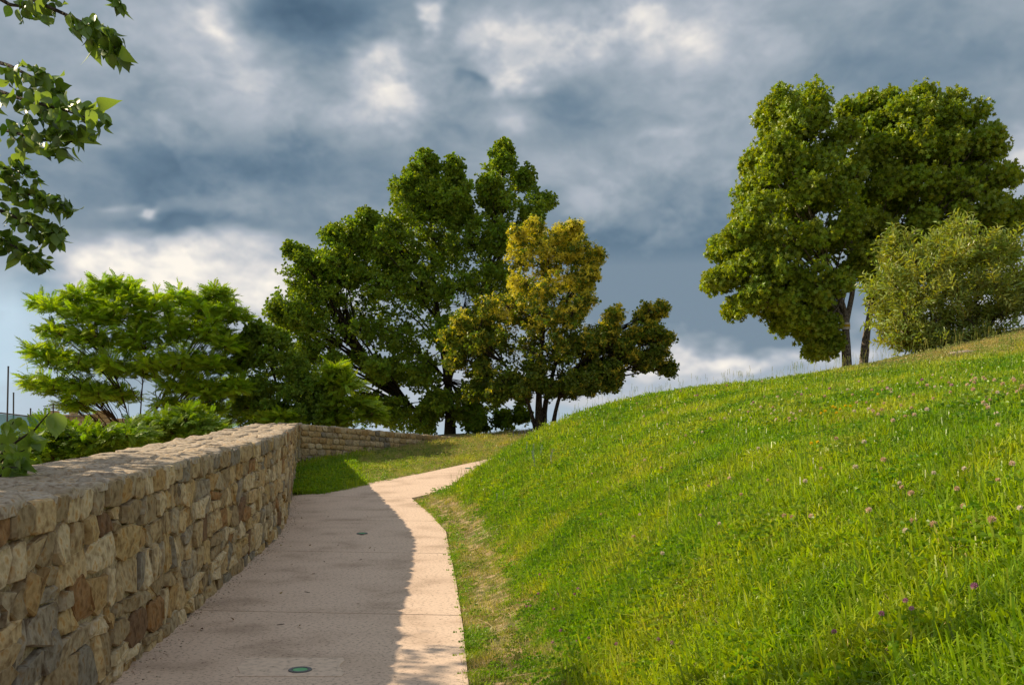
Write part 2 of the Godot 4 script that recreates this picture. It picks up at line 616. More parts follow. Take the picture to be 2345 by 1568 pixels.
func path() -> void:
	var p := Node3D.new()
	p.name = "path"
	add_child(p)
	tag(p, "", "", "", "structure")
	var joints := [-4.0, 1.6, 5.4, 9.16, 13.0, 16.4, 20.0]
	for k in joints.size() - 1:
		var d0: float = joints[k] + 0.011
		var d1: float = joints[k + 1] - 0.011
		put(slab(func(u: float, v: float) -> Vector3:
			var d := lerpf(d0, d1, v)
			# joints run square across the path; the last one is slanted
			var skew := (0.5 - u) * (0.25 if d1 < 19.0 else lerpf(0.25, 1.0, v))
			var dd := d + skew
			var xl := wall_x(dd) - 0.05
			var xr := path_edge(dd)
			var xx := lerpf(xl, xr, u)
			return Vector3(xx, path_level(xx, dd), -dd), 10, 24), "slab", M.concrete, p)
	var t0 := 0.0
	var n := 0
	for t1 in [3.6, 7.2, 10.8, 14.4, 18.0, 22.0]:
		var ta := t0 + 0.011
		var tb: float = t1 - 0.011
		var first := n == 0
		put(slab(func(u: float, v: float) -> Vector3:
			var t := lerpf(ta, tb, v)
			var q := point2(t, lerpf(-PATH2_W, 0.0, u))
			if first:
				var a := Vector2(lerpf(wall_x(20.5) - 0.05, path_edge(19.5), u), 20.512 - u + 0.0)
				var b := point2(tb, lerpf(-PATH2_W, 0.0, u))
				q = a.lerp(b, v)
			return Vector3(q.x, path_level(q.x, q.y), -q.y), 10, 16), "slab", M.concrete, p)
		t0 = t1
		n += 1
	# mended square round the first ground light
	put(slab(func(u: float, v: float) -> Vector3:
		var d := lerpf(6.83, 7.38, v)
		var xx := lerpf(-1.9, -1.17, u) - 0.09 * v + 0.02 * sin(v * 9.0)
		return Vector3(xx, path_level(xx, d) + 0.004, -d), 6, 6), "mended_patch", M.patch, p)
	# ground lights
	for s in [[687.0, 1532.0, "round green ground light set in a mended square of the path"], [829.0, 1221.0, "round green ground light in the shaded path beside the rubble wall"], [1072.0, 1072.0, "small round ground light in the sunlit upper path past the bend"]]:
		var best := 7.0
		for i in 300:
			var dd := 5.0 + i * 0.08
			var pp := at(s[0], s[1], dd)
			if pp.y < path_level(pp.x, dd):
				break
			best = dd
		var q := at(s[0], s[1], best)
		q.y = path_level(q.x, best) + 0.006
		var o := thing("ground_light", s[2], "light", q, "ground lights set in the path")
		var slope := (path_level(q.x, best + 0.2) - path_level(q.x, best - 0.2)) / 0.4
		o.rotation.x = atan(slope)
		var ring := Shape.new()
		var prof := [[0.080, -0.03], [0.083, 0.002], [0.080, 0.006], [0.058, 0.006], [0.055, 0.001], [0.055, -0.02]]
		lathe(ring, prof, 28)
		put(soft(ring), "rim", plain(lin(0.10, 0.105, 0.11), 0.45, 0.5), o)
		var disc := Shape.new()
		lathe(disc, [[0.0545, -0.02], [0.0545, 0.002], [0.05, 0.0035], [0.0, 0.004]], 28)
		var lensm := plain(lin(0.10, 0.42, 0.15), 0.35, 0.5)
		put(soft(disc), "lens", lensm, o)
		for k in 4:
			var sc := Shape.new()
			lathe(sc, [[0.004, 0.005], [0.0035, 0.008], [0.0, 0.008]], 8)
			var b := put(soft(sc), "screw", plain(lin(0.05, 0.05, 0.05), 0.5), o)
			b.position = Vector3(cos(k * PI / 2 + 0.5) * 0.069, 0.0, sin(k * PI / 2 + 0.5) * 0.069)


func lathe(sh: Shape, prof: Array, n: int) -> void:
	var start := sh.v.size()
	for p in prof:
		for k in n:
			var a := TAU * k / n
			sh.vert(Vector3(cos(a) * p[0], p[1], sin(a) * p[0]))
	for j in prof.size() - 1:
		for k in n:
			var a := start + j * n + k
			var b := start + j * n + (k + 1) % n
			sh.quad(a, b, b + n, a + n)


# ------------------------------------------------------------------ stones
func stone_mesh(poly: Array, place: Callable, h0: float, gap: float, edge := 0.10, lump := 0.012) -> ArrayMesh:
	# poly: Vector2 outline in metres on the wall's surface; place(p, h) -> Vector3
	var mid := Vector2.ZERO
	for p in poly:
		mid += p
	mid /= poly.size()
	var size := 0.0
	for p in poly:
		size += mid.distance_to(p) / poly.size()
	var sh := Shape.new()
	var n := poly.size()
	var tilt := Vector2(rng.randfn(0, 1), rng.randfn(0, 1)) * 0.07
	var shrink := clampf(1.0 - gap / size, 0.5, 1.0)
	for r in [[shrink, -0.03], [shrink * 0.985, h0 * 0.55], [shrink * (1.0 - edge - 0.06), h0]]:
		for p in poly:
			var q: Vector2 = mid + (p - mid) * r[0]
			var h: float = r[1]
			if h > 0.0:
				h += (q - mid).dot(tilt) * (h / h0) + rng.randfn(0, lump) * 0.4
			sh.vert(place.call(q, h))
	var m := sh.vert(place.call(mid + Vector2(rng.randfn(0, 0.1), rng.randfn(0, 0.1)) * size, h0 + rng.randf_range(-0.2, 1.0) * lump))
	for r in 2:
		for k in n:
			var a := r * n + k
			var b := r * n + (k + 1) % n
			sh.quad(a, b, b + n, a + n)
	for k in n:
		sh.tri(2 * n + k, 2 * n + (k + 1) % n, m)
	var up: Vector3 = place.call(mid, 1.0) - place.call(mid, 0.0)
	if (sh.v[m] - sh.v[2 * n]).cross(sh.v[2 * n + 1] - sh.v[2 * n]).dot(up) < 0.0:
		sh.idx.reverse()
	return sh.mesh() if edge < 0.06 else soft(sh)


func block_outline(a: Vector2, b: Vector2, c: Vector2, d: Vector2, wob: float) -> Array:   # four corners -> eight wobbly points with cut corners
	var q := [a, b, c, d]
	var out := []
	for i in 4:
		var p: Vector2 = q[i]
		var before: Vector2 = q[(i + 3) % 4]
		var after: Vector2 = q[(i + 1) % 4]
		var cut := rng.randf_range(0.10, 0.30)
		out.append(p.lerp(before, cut) + Vector2(rng.randfn(0, wob), rng.randfn(0, wob)))
		out.append(p.lerp(after, rng.randf_range(0.10, 0.30)) + Vector2(rng.randfn(0, wob), rng.randfn(0, wob)))
	return out


func core(place: Callable, s0: float, s1: float, n: int, section: Array) -> ArrayMesh:   # section: Array of [across, height key]; place(s, i) -> Vector3
	var sh := Shape.new()
	var k := section.size()
	for i in n + 1:
		for j in k:
			sh.vert(place.call(lerpf(s0, s1, float(i) / n), j))
	for i in n:
		for j in k - 1:
			var a := i * k + j
			sh.quad(a, a + 1, a + k + 1, a + k)
	for j in range(1, k - 1):   # ends
		sh.tri(0, j + 1, j)
		sh.tri(n * k, n * k + j, n * k + j + 1)
	return sh.mesh()


func wall_out(d: float) -> Vector3:   # towards the path
	var s := (wall_x(d + 0.3) - wall_x(d - 0.3)) / 0.6
	return Vector3(1.0, 0.0, s).normalized()


func pick_stone() -> Material:
	var r := rng.randf()
	var i := 0
	if r < 0.74: i = [0, 1, 2, 3, 10, 11, 8][rng.randi() % 7]
	elif r < 0.87: i = [4, 9][rng.randi() % 2]
	elif r < 0.945: i = 5
	elif r < 0.975: i = 6
	else: i = 7
	return M.stones[i]


func stone_wall() -> void:
	var o := thing("rubble_wall", "long curving rubble stone wall with a broad flat stone top beside the path", "wall", Vector3(wall_x(10.0) - 0.5, rise1(10.0), -10.0))
	var off := o.position
	var core_place := func(d: float, j: int) -> Vector3:
		var back := [0.012, 0.012, WALL_W - 0.012, WALL_W - 0.012][j] as float
		var y: float = [rise1(d) - 0.6, wall_top(d) - 0.015, wall_top(d) - 0.015, rise1(d) - 2.6][j]
		var b := wall_out(d)
		return Vector3(wall_x(d), y, -d) - b * back - off
	put(core(core_place, -2.5, 27.4, 90, [0, 1, 2, 3]), "mortar_core", M.mortar, o)
	var face := func(q: Vector2, h: float) -> Vector3:
		return Vector3(wall_x(q.x), q.y, -q.x) + wall_out(q.x) * h - off
	var cap_h := 0.19
	# rubble face: wavy courses, cut at uneven widths
	var rows := 6
	var sizes := [0.95, 1.15, 0.85, 1.2, 0.95, 0.9]
	var total := 0.0
	for s in sizes: total += s
	var level := func(k: int, d: float) -> float:
		var a := 0.0
		for i in k: a += sizes[i]
		var lo := rise1(d) - 0.10
		var hi := wall_top(d) - cap_h
		var wav := 0.0 if k == rows else 0.055 * N2.get_noise_2d(d * 3.0, k * 31.7) * 1.6
		return lerpf(lo, hi, a / total) + wav
	var stones := []
	for k in rows:
		var d := 2.6 + rng.randf() * 0.2
		var lean0 := 0.0
		while d < 26.9:
			var w := rng.randf_range(0.10, 0.34) if rng.randf() < 0.7 else rng.randf_range(0.34, 0.62)
			w *= 1.0 + clampf((d - 16.0) * 0.05, 0.0, 0.5)
			var lean1 := rng.randfn(0, 0.05)
			var a := Vector2(d + lean0, level.call(k, d + lean0))
			var b := Vector2(d + w + lean1, level.call(k, d + w + lean1))
			var c := Vector2(d + w - lean1, level.call(k + 1, d + w - lean1))
			var e := Vector2(d - lean0, level.call(k + 1, d - lean0))
			var r := rng.randf()
			if r < 0.16 and w > 0.2:       # two flat ones, one above the other
				var f := rng.randf_range(0.4, 0.65)
				var m1 := a.lerp(e, f)
				var m2 := b.lerp(c, clampf(f + rng.randfn(0, 0.08), 0.3, 0.75))
				stones.append([block_outline(a, b, m2, m1, 0.008), d])
				stones.append([block_outline(m1, m2, c, e, 0.008), d])
			else:
				if r > 0.82 and k < rows - 1:   # one that reaches into the course above
					c.y += 0.06
					e.y += rng.randf_range(-0.02, 0.07)
				stones.append([block_outline(a, b, c, e, 0.018), d])
			d += w
			lean0 = lean1
	# the nearest ones each on their own, the rest of the far end joined
	stones.sort_custom(func(p, q): return p[1] < q[1])
	var rest := SurfaceTool.new()
	var kept := 0
	for s in stones:
		var h0 := rng.randf_range(0.010, 0.036)
		var mesh := stone_mesh(s[0], face, h0, rng.randf_range(0.001, 0.007), 0.05, 0.022)
		if kept < 300 or rng.randf() < 0.0:
			put(mesh, "stone", pick_stone(), o)
			kept += 1
		else:
			stuff_stone(o, mesh, pick_stone())
	finish_stuff(o, "stones")
	# edge course under the top
	var d2 := 2.5
	var front := func(q: Vector2, h: float) -> Vector3:
		return Vector3(wall_x(q.x), wall_top(q.x) + q.y, -q.x) + wall_out(q.x) * (h + 0.012) - off
	while d2 < 27.2:
		var w := rng.randf_range(0.13, 0.34)
		var lo := -cap_h + rng.randfn(0, 0.012)
		var poly := block_outline(Vector2(d2, lo), Vector2(d2 + w, lo + rng.randfn(0, 0.01)), Vector2(d2 + w, 0.0 + rng.randfn(0, 0.006)), Vector2(d2, rng.randfn(0, 0.006)), 0.005)
		put(stone_mesh(poly, front, rng.randf_range(0.015, 0.04), 0.003, 0.05, 0.010), "coping_stone", pick_stone(), o)
		d2 += w
	# flat stones of the top
	var strips := [-0.045, 0.21, 0.47, 0.76, WALL_W + 0.03]
	var top := func(q: Vector2, h: float) -> Vector3:
		return Vector3(wall_x(q.x), wall_top(q.x) - 0.016 + h, -q.x) - wall_out(q.x) * q.y - off
	for k in 4:
		var d := 2.5
		while d < 27.2:
			var w := rng.randf_range(0.20, 0.55) * (1.0 + clampf((d - 12.0) * 0.03, 0.0, 0.4))
			var wob := func(i: int, dd: float) -> float: return strips[i] + (0.07 * N2.get_noise_2d(dd * 4.0, i * 17.0) if i > 0 and i < 4 else 0.018 * N2.get_noise_2d(dd * 14.0, i * 17.0))
			var poly := block_outline(Vector2(d, wob.call(k, d)), Vector2(d, wob.call(k + 1, d)), Vector2(d + w, wob.call(k + 1, d + w)), Vector2(d + w, wob.call(k, d + w)), 0.010)
			put(stone_mesh(poly, top, rng.randf_range(0.010, 0.022) + (rng.randf() * 0.03 if k == 0 else 0.0), 0.002, 0.16, 0.012), "cap_stone", M.caps[rng.randi() % M.caps.size()], o)
			d += w


var pool := {}


func stuff_stone(_o: Node3D, mesh: ArrayMesh, mat: Material) -> void:
	if not pool.has(mat):
		pool[mat] = SurfaceTool.new()
		pool[mat].begin(Mesh.PRIMITIVE_TRIANGLES)
	pool[mat].append_from(mesh, 0, Transform3D.IDENTITY)


func finish_stuff(o: Node3D, called: String) -> void:
	var all := ArrayMesh.new()
	for mat in pool:
		all = pool[mat].commit(all)
		all.surface_set_material(all.get_surface_count() - 1, mat)
	pool.clear()
	if all.get_surface_count():
		tag(put(all, called, null, o), "", "", "", "stuff")


func far_wall() -> void:
	var A := Vector2(-5.80, 27.15)
	var B := Vector2(-0.55, 35.9)
	var dirv := (B - A).normalized()
	var out := Vector2(dirv.y, -dirv.x)     # towards the lawn (right and nearer)
	var length := A.distance_to(B)
	var o := thing("coursed_wall", "low coursed stone block wall sinking into the lawn past the bend", "wall", Vector3(A.x, 1.0, -A.y))
	var off := o.position
	var top_of := func(s: float) -> float: return lerpf(2.13, 1.80, s / 7.6)
	var pos := func(s: float, y: float, h: float) -> Vector3:
		var q: Vector2 = A + dirv * s + out * h
		return Vector3(q.x, y, -q.y) - off
	var core_place := func(s: float, j: int) -> Vector3:
		return pos.call(s, [0.2, top_of.call(s) - 0.012, top_of.call(s) - 0.012, -0.5][j], [0.0, 0.0, -0.55, -0.55][j])
	put(core(core_place, -0.4, length, 20, [0, 1, 2, 3]), "mortar_core", M.mortar, o)
	var face := func(q: Vector2, h: float) -> Vector3: return pos.call(q.x, q.y, h)
	var hs := [0.17, 0.16, 0.175, 0.15, 0.20, 0.18, 0.18]
	var drop := 0.0
	for k in hs.size():
		var s := 0.02 + rng.randf() * 0.05
		while s < length - 0.2:
			var w := rng.randf_range(0.16, 0.36)
			var y1: float = top_of.call(s) - drop
			var y2: float = top_of.call(s + w) - drop
			var q := A + dirv * (s + w * 0.5)
			if y1 > ground_h(q.x + 0.1, q.y) - 0.05:
				var jit := rng.randfn(0, 0.010)
				var poly := block_outline(Vector2(s, y1 - hs[k] + jit), Vector2(s + w, y2 - hs[k] + jit), Vector2(s + w, y2), Vector2(s, y1), 0.007)
				var mi: int = [0, 1, 2, 10, 10, 5, 3, 11, 0, 2, 9][rng.randi() % 11]
				put(stone_mesh(poly, face, rng.randf_range(0.03, 0.06), 0.006, 0.12, 0.012), "stone", M.stones[mi], o)
			s += w
		drop += hs[k]
	var s2 := -0.3
	while s2 < length - 0.3:
		var w2 := rng.randf_range(0.25, 0.5)
		for kk in 2:
			var b0 := 0.02 - kk * 0.29
			var poly := block_outline(Vector2(s2, b0), Vector2(s2, b0 - 0.29), Vector2(s2 + w2, b0 - 0.29), Vector2(s2 + w2, b0), 0.008)
			var topf := func(q: Vector2, h: float) -> Vector3: return pos.call(q.x, top_of.call(q.x) - 0.013 + h, q.y)
			put(stone_mesh(poly, topf, rng.randf_range(0.015, 0.03), 0.006, 0.15, 0.01), "cap_stone", M.caps[rng.randi() % M.caps.size()], o)
		s2 += w2


# ------------------------------------------------------------------ leaves
func blade(sh: Shape, xf: Transform3D, stations: Array, col: Color, fold := 0.25, droop := 0.0) -> void:
	# stations: [y, half width]; a leaf folded along its midrib, y from 0 to its length
	var prev := []
	for s in stations:
		var z: float = -droop * s[0] * s[0]
		var m := sh.vert(xf * Vector3(0, s[0], z), col)
		var row := [m, m, m]
		if s[1] > 0.0:
			row = [sh.vert(xf * Vector3(-s[1], s[0], z + s[1] * fold), col), m, sh.vert(xf * Vector3(s[1], s[0], z + s[1] * fold), col)]
		if prev:
			for k in 2:
				var a: int = prev[k]
				var b: int = prev[k + 1]
				var c: int = row[k]
				var e: int = row[k + 1]
				if a != b: sh.tri(a, c, b) if c == e else sh.quad(a, c, e, b)
				elif c != e: sh.tri(a, c, e)
		prev = row


func palmate(sh: Shape, xf: Transform3D, size: float, col: Color) -> void:   # five-lobed leaf
	var pts := [[-0.5, 0.28], [-0.36, 0.62], [-0.27, 0.42], [-0.17, 0.92], [-0.08, 0.5], [0.0, 1.08], [0.08, 0.5], [0.17, 0.92], [0.27, 0.42], [0.36, 0.62], [0.5, 0.28]]
	var m := sh.vert(xf * Vector3(0, 0.12 * size, 0), col)
	var last := -1
	for p in pts:
		var a: float = p[0] * TAU
		var v := sh.vert(xf * Vector3(sin(a) * p[1] * size * 0.62, cos(a) * p[1] * size * 0.62 + 0.12 * size, -0.18 * size * p[1] * p[1]), col)
		if last >= 0:
			sh.tri(m, last, v)
		last = v


func shade_of(c: Color, v := 0.18) -> Color:
	var k := rng.randf_range(1.0 - v, 1.0 + v)
	return Color(c.r * k * rng.randf_range(0.92, 1.1), c.g * k, c.b * k)


func sprig(kind: String) -> ArrayMesh:
	var sh := Shape.new()
	var g := Color(1, 1, 0.999)
	match kind:
		"oak":
			for i in 11:
				var dir := (Vector3(rng.randfn(0, 1), rng.randf_range(-0.1, 1.0), rng.randfn(0, 1))).normalized()
				var l := rng.randf_range(0.085, 0.13)
				var xf := Transform3D(aim(dir, rng.randf() * TAU, 1.0), Vector3(0, rng.randf_range(0.02, 0.2), 0))
				blade(sh, xf, [[0.0, 0.0], [l * 0.3, l * 0.2], [l * 0.42, l * 0.15], [l * 0.65, l * 0.31], [l * 0.8, l * 0.19], [l, 0.0]], shade_of(g), 0.3, 1.5)
		"maple":
			for i in 9:
				var dir := (Vector3(rng.randfn(0, 1), rng.randf_range(-0.35, 0.6), rng.randfn(0, 1))).normalized()
				var root := Vector3(0, rng.randf_range(0.0, 0.22), 0)
				var tip := root + dir * rng.randf_range(0.05, 0.12)
				var hang := (dir + Vector3(0, -0.55, 0)).normalized()
				palmate(sh, Transform3D(aim(hang, rng.randf() * TAU, 1.0), tip), rng.randf_range(0.10, 0.16), shade_of(g))
		"linden":
			for i in 10:
				var dir := (Vector3(rng.randfn(0, 1), rng.randf_range(-0.6, 0.5), rng.randfn(0, 1))).normalized()
				var l := rng.randf_range(0.06, 0.09)
				blade(sh, Transform3D(aim(dir, rng.randf() * TAU, 1.0), dir * 0.03 + Vector3(0, rng.randf_range(0.0, 0.2), 0)), [[0.0, 0.0], [l * 0.12, l * 0.4], [l * 0.45, l * 0.46], [l * 0.8, l * 0.2], [l, 0.0]], shade_of(g), 0.2, 1.5)
		"blossom":   # pale bracts and flower clusters of a lime tree
			for i in 9:
				var dir := (Vector3(rng.randfn(0, 1), rng.randf_range(-0.9, 0.3), rng.randfn(0, 1))).normalized()
				var l := rng.randf_range(0.06, 0.09)
				var root := Vector3(0, rng.randf_range(0.0, 0.18), 0)
				blade(sh, Transform3D(aim(dir, rng.randf() * TAU, 1.0), root), [[0.0, 0.0], [l * 0.3, l * 0.16], [l * 0.75, l * 0.16], [l, 0.0]], shade_of(g, 0.2), 0.3, 2.0)
				for k in 3:
					var p := root + dir * l * 0.8 + unit() * 0.02
					blade(sh, Transform3D(aim(unit(), 0.0, 1.0), p), [[0.0, 0.0], [0.009, 0.009], [0.018, 0.0]], shade_of(Color(1.0, 0.95, 0.9), 0.2), 0.5)
		"lance":
			for i in 12:
				var f := i / 11.0
				var a := i * 2.4
				var dir := Vector3(cos(a), 0.75, sin(a)).normalized()
				var l := rng.randf_range(0.08, 0.12)
				blade(sh, Transform3D(aim(dir, PI / 2 - a + rng.randfn(0, 0.6), 1.0), Vector3(0, f * 0.3, 0)), [[0.0, 0.0], [l * 0.35, l * 0.15], [l * 0.7, l * 0.11], [l, 0.0]], shade_of(g), 0.5, 4.0)
			sh.tube([Vector3.ZERO, Vector3(0, 0.34, 0)], [0.004, 0.002], 3, Color(0.9, 0.5, 0.3), false)
			sh.smooth = false
		"frond":   # a feathery leaf of a locust tree
			var l := 0.24
			for i in 10:
				var f := 0.14 + 0.86 * i / 9.0
				var y := f * l
				var z := -1.1 * y * y
				for s in [-1.0, 1.0]:
					if i == 9 and s > 0.0:
						continue
					var dir := Vector3(s * (0.9 if i < 9 else 0.0), 0.5, -0.25 + rng.randfn(0, 0.12)).normalized()
					var ll := 0.046 * (0.72 + 0.5 * sin(f * PI * 0.85))
					var y_axis := dir
					var zz := (Vector3(0, 0.25, 1) - y_axis * Vector3(0, 0.25, 1).dot(y_axis)).normalized()
					blade(sh, Transform3D(Basis(y_axis.cross(zz), y_axis, zz), Vector3(0, y, z)), [[0.0, 0.0], [ll * 0.25, ll * 0.2], [ll * 0.75, ll * 0.19], [ll, 0.0]], shade_of(g, 0.1), 0.15)
			sh.tube([Vector3.ZERO, Vector3(0, l * 0.5, -1.1 * l * l * 0.25), Vector3(0, l, -1.1 * l * l)], [0.0022, 0.0018, 0.001], 3, Color(1.1, 0.9, 0.7), false)
			sh.smooth = false
	sh.n.clear()
	return sh.mesh()


# ------------------------------------------------------------------ trees
func on_line(pts: Array, y: float) -> Vector3:
	for i in pts.size() - 1:
		if y <= pts[i + 1].y:
			return pts[i].lerp(pts[i + 1], clampf((y - pts[i].y) / maxf(pts[i + 1].y - pts[i].y, 0.01), 0.0, 1.0))
	return pts[-1]


func curve_pts(a: Vector3, b: Vector3, bend: Vector3, n: int) -> Array:
	var out := []
	for i in n + 1:
		var f := float(i) / n
		out.append(a.lerp(b, f) + bend * 4.0 * f * (1.0 - f) + (unit() * a.distance_to(b) * 0.02 if i > 0 and i < n else Vector3.ZERO))
	return out


func build_tree(o: Node3D, stems: Array, lobes: Array, d: float, depth_r: float, bark: Material, opt: Dictionary) -> Dictionary:
	# stems: [[ [px, py, dd], ... ], r0, r1]; lobes: [px, py, r] in photo units at distance d
	var lines := []
	for s in stems:
		var pts := []
		for p in s[0]:
			pts.append(local(o, at(p[0], p[1], d + (p[2] if p.size() > 2 else 0.0))))
		if opt.get("root", true):
			pts[0].y -= 0.25
		var fine := []
		for i in pts.size() - 1:
			for k in 4:
				var p0: Vector3 = pts[maxi(i - 1, 0)]
				var p3: Vector3 = pts[mini(i + 2, pts.size() - 1)]
				fine.append(pts[i].cubic_interpolate(pts[i + 1], p0, p3, k / 4.0))
		fine.append(pts[-1])
		var rad := []
		for i in fine.size():
			var f := float(i) / (fine.size() - 1)
			rad.append(lerpf(s[1], s[2], pow(f, 0.7)) * (1.0 + 0.35 * exp(-f * 14.0)) * (1.0 + 0.04 * rng.randfn()))
		var sh := Shape.new()
		sh.tube(fine, rad, 9)
		put(sh.mesh(), "trunk", bark, o)
		lines.append(fine)
	var cx := 0.0
	var cy := 0.0
	var x0 := 1e9; var x1 := -1e9; var y0 := 1e9; var y1 := -1e9
	for l in lobes:
		x0 = minf(x0, l[0] - l[2]); x1 = maxf(x1, l[0] + l[2]); y0 = minf(y0, l[1] - l[2]); y1 = maxf(y1, l[1] + l[2])
	cx = (x0 + x1) / 2.0
	cy = (y0 + y1) / 2.0
	var out := {"xf": [], "tint": [], "lobe_y": []}
	var twigs := Shape.new()
	var spr: int = opt.get("sprigs", 14)
	var dens: float = opt.get("dense", 1.0)
	for l in lobes:
		var rm: float = l[2] / FOC * d
		rm = maxf(rm * 0.55, rm - opt.get("twig", 0.14) * opt.get("size", 1.0))
		var rho := Vector2((l[0] - cx) / (x1 - x0) * 2.0, (l[1] - cy) / (y1 - y0) * 2.0).length()
		var ext := depth_r * sqrt(maxf(0.02, 1.0 - rho * rho * 0.8))
		var copies := clampi(int(round(1.6 * ext / rm * 0.55)), 1, 4)
		for c in copies:
			var dz := rng.randf_range(-0.3, 0.3) * ext if copies == 1 else lerpf(-ext, ext, (c + 0.5) / copies) + rng.randf_range(-0.2, 0.2) * rm
			var mid := local(o, at(l[0], l[1], d)) + Vector3(0, 0, -dz) + unit() * rm * 0.18
			var line: Array = lines[0]
			for q in lines:
				if on_line(q, mid.y).distance_to(mid) < on_line(line, mid.y).distance_to(mid):
					line = q
			var flat := Vector2(mid.x - line[0].x, mid.z - line[0].z).length()
			var lowest: float = lerpf(line[0].y, line[-1].y, opt.get("fork", 0.25))
			var a := on_line(line, clampf(mid.y - flat * opt.get("steep", 0.75), lowest, line[-1].y - 0.05))
			var reach := a.distance_to(mid)
			if reach > 0.15:
				var sh := Shape.new()
				var pts := curve_pts(a, mid, Vector3(0, 0.06 * reach, 0) + unit() * 0.04 * reach, 5)
				var r0: float = opt.get("limb", 0.012) * (0.5 + reach)
				sh.tube(pts, [r0, r0 * 0.85, r0 * 0.7, r0 * 0.55, r0 * 0.42, r0 * 0.3], 5)
				put(sh.mesh(), "limb", bark, o)
			var clumps := maxi(3, int(round(opt.get("clumps", 9) * dens * (0.6 + 0.4 * rm / 0.6))))
			var open_: bool = rng.randf() < opt.get("gaps", 0.0)
			for k in clumps:
				var dir := unit()
				dir.y = dir.y * 0.9 + 0.12
				var cpos := mid + dir * rm * (rng.randf_range(0.15, 1.0) + (rng.randf() * 0.3 if rng.randf() < 0.25 else 0.0))
				twigs.tube(curve_pts(mid, cpos, unit() * 0.05, 2), [0.012, 0.008, 0.004], 3, Color.WHITE, false)
				if open_ and k % 2 == 0:
					continue
				var rc: float = maxf(rm, 0.35) * opt.get("clump_r", 0.40) * rng.randf_range(0.7, 1.7)
				var tone := rng.randf_range(0.86, 1.14)
				for j in spr:
					var off := unit() * rc * pow(rng.randf(), 0.5)
					off.y *= 0.75
					var grow := (off.normalized() * 0.6 + dir * 0.6 + Vector3(0, opt.get("lift", 0.35), 0) + unit() * 0.5)
					var pos := cpos + off
					if opt.has("holes"):
						var wp := pos + o.position
						var q2 := Vector2(CX - wp.x / wp.z * FOC, YH + (wp.y - EYE) / wp.z * FOC)
						var open2 := false
						for h in opt.holes:
							if q2.distance_to(Vector2(h[0], h[1])) < h[2] + 4.0:
								open2 = true
						if open2 and rng.randf() < 0.93:
							continue
					var sz: float = rng.randf_range(0.8, 1.25) * opt.get("size", 1.0)
					if opt.has("flat"):
						var yy := Vector3(off.x + dir.x * rc * 0.8, absf(off.y) * 0.5 + 0.12 * rc, off.z + dir.z * rc * 0.8).normalized()
						yy = (yy + unit() * 0.6).normalized()
						var zz := Vector3(rng.randfn(0, 0.5), 1.0, rng.randfn(0, 0.5))
						zz = (zz - yy * zz.dot(yy)).normalized()
						out.xf.append(Transform3D(Basis(yy.cross(zz), yy, zz).scaled(Vector3.ONE * sz), pos))
					else:
						out.xf.append(Transform3D(aim(grow, rng.randf() * TAU, sz), pos))
					var base: Color = opt.color
					var v := tone * rng.randf_range(0.8, 1.2)
					var warm := rng.randf_range(0.88, 1.2)
					out.tint.append(Color(base.r * v * warm, base.g * v, base.b * v))
					out.lobe_y.append(l[1])
	tag(put(twigs.mesh(), "twigs", bark, o), "", "", "", "stuff")
	return out


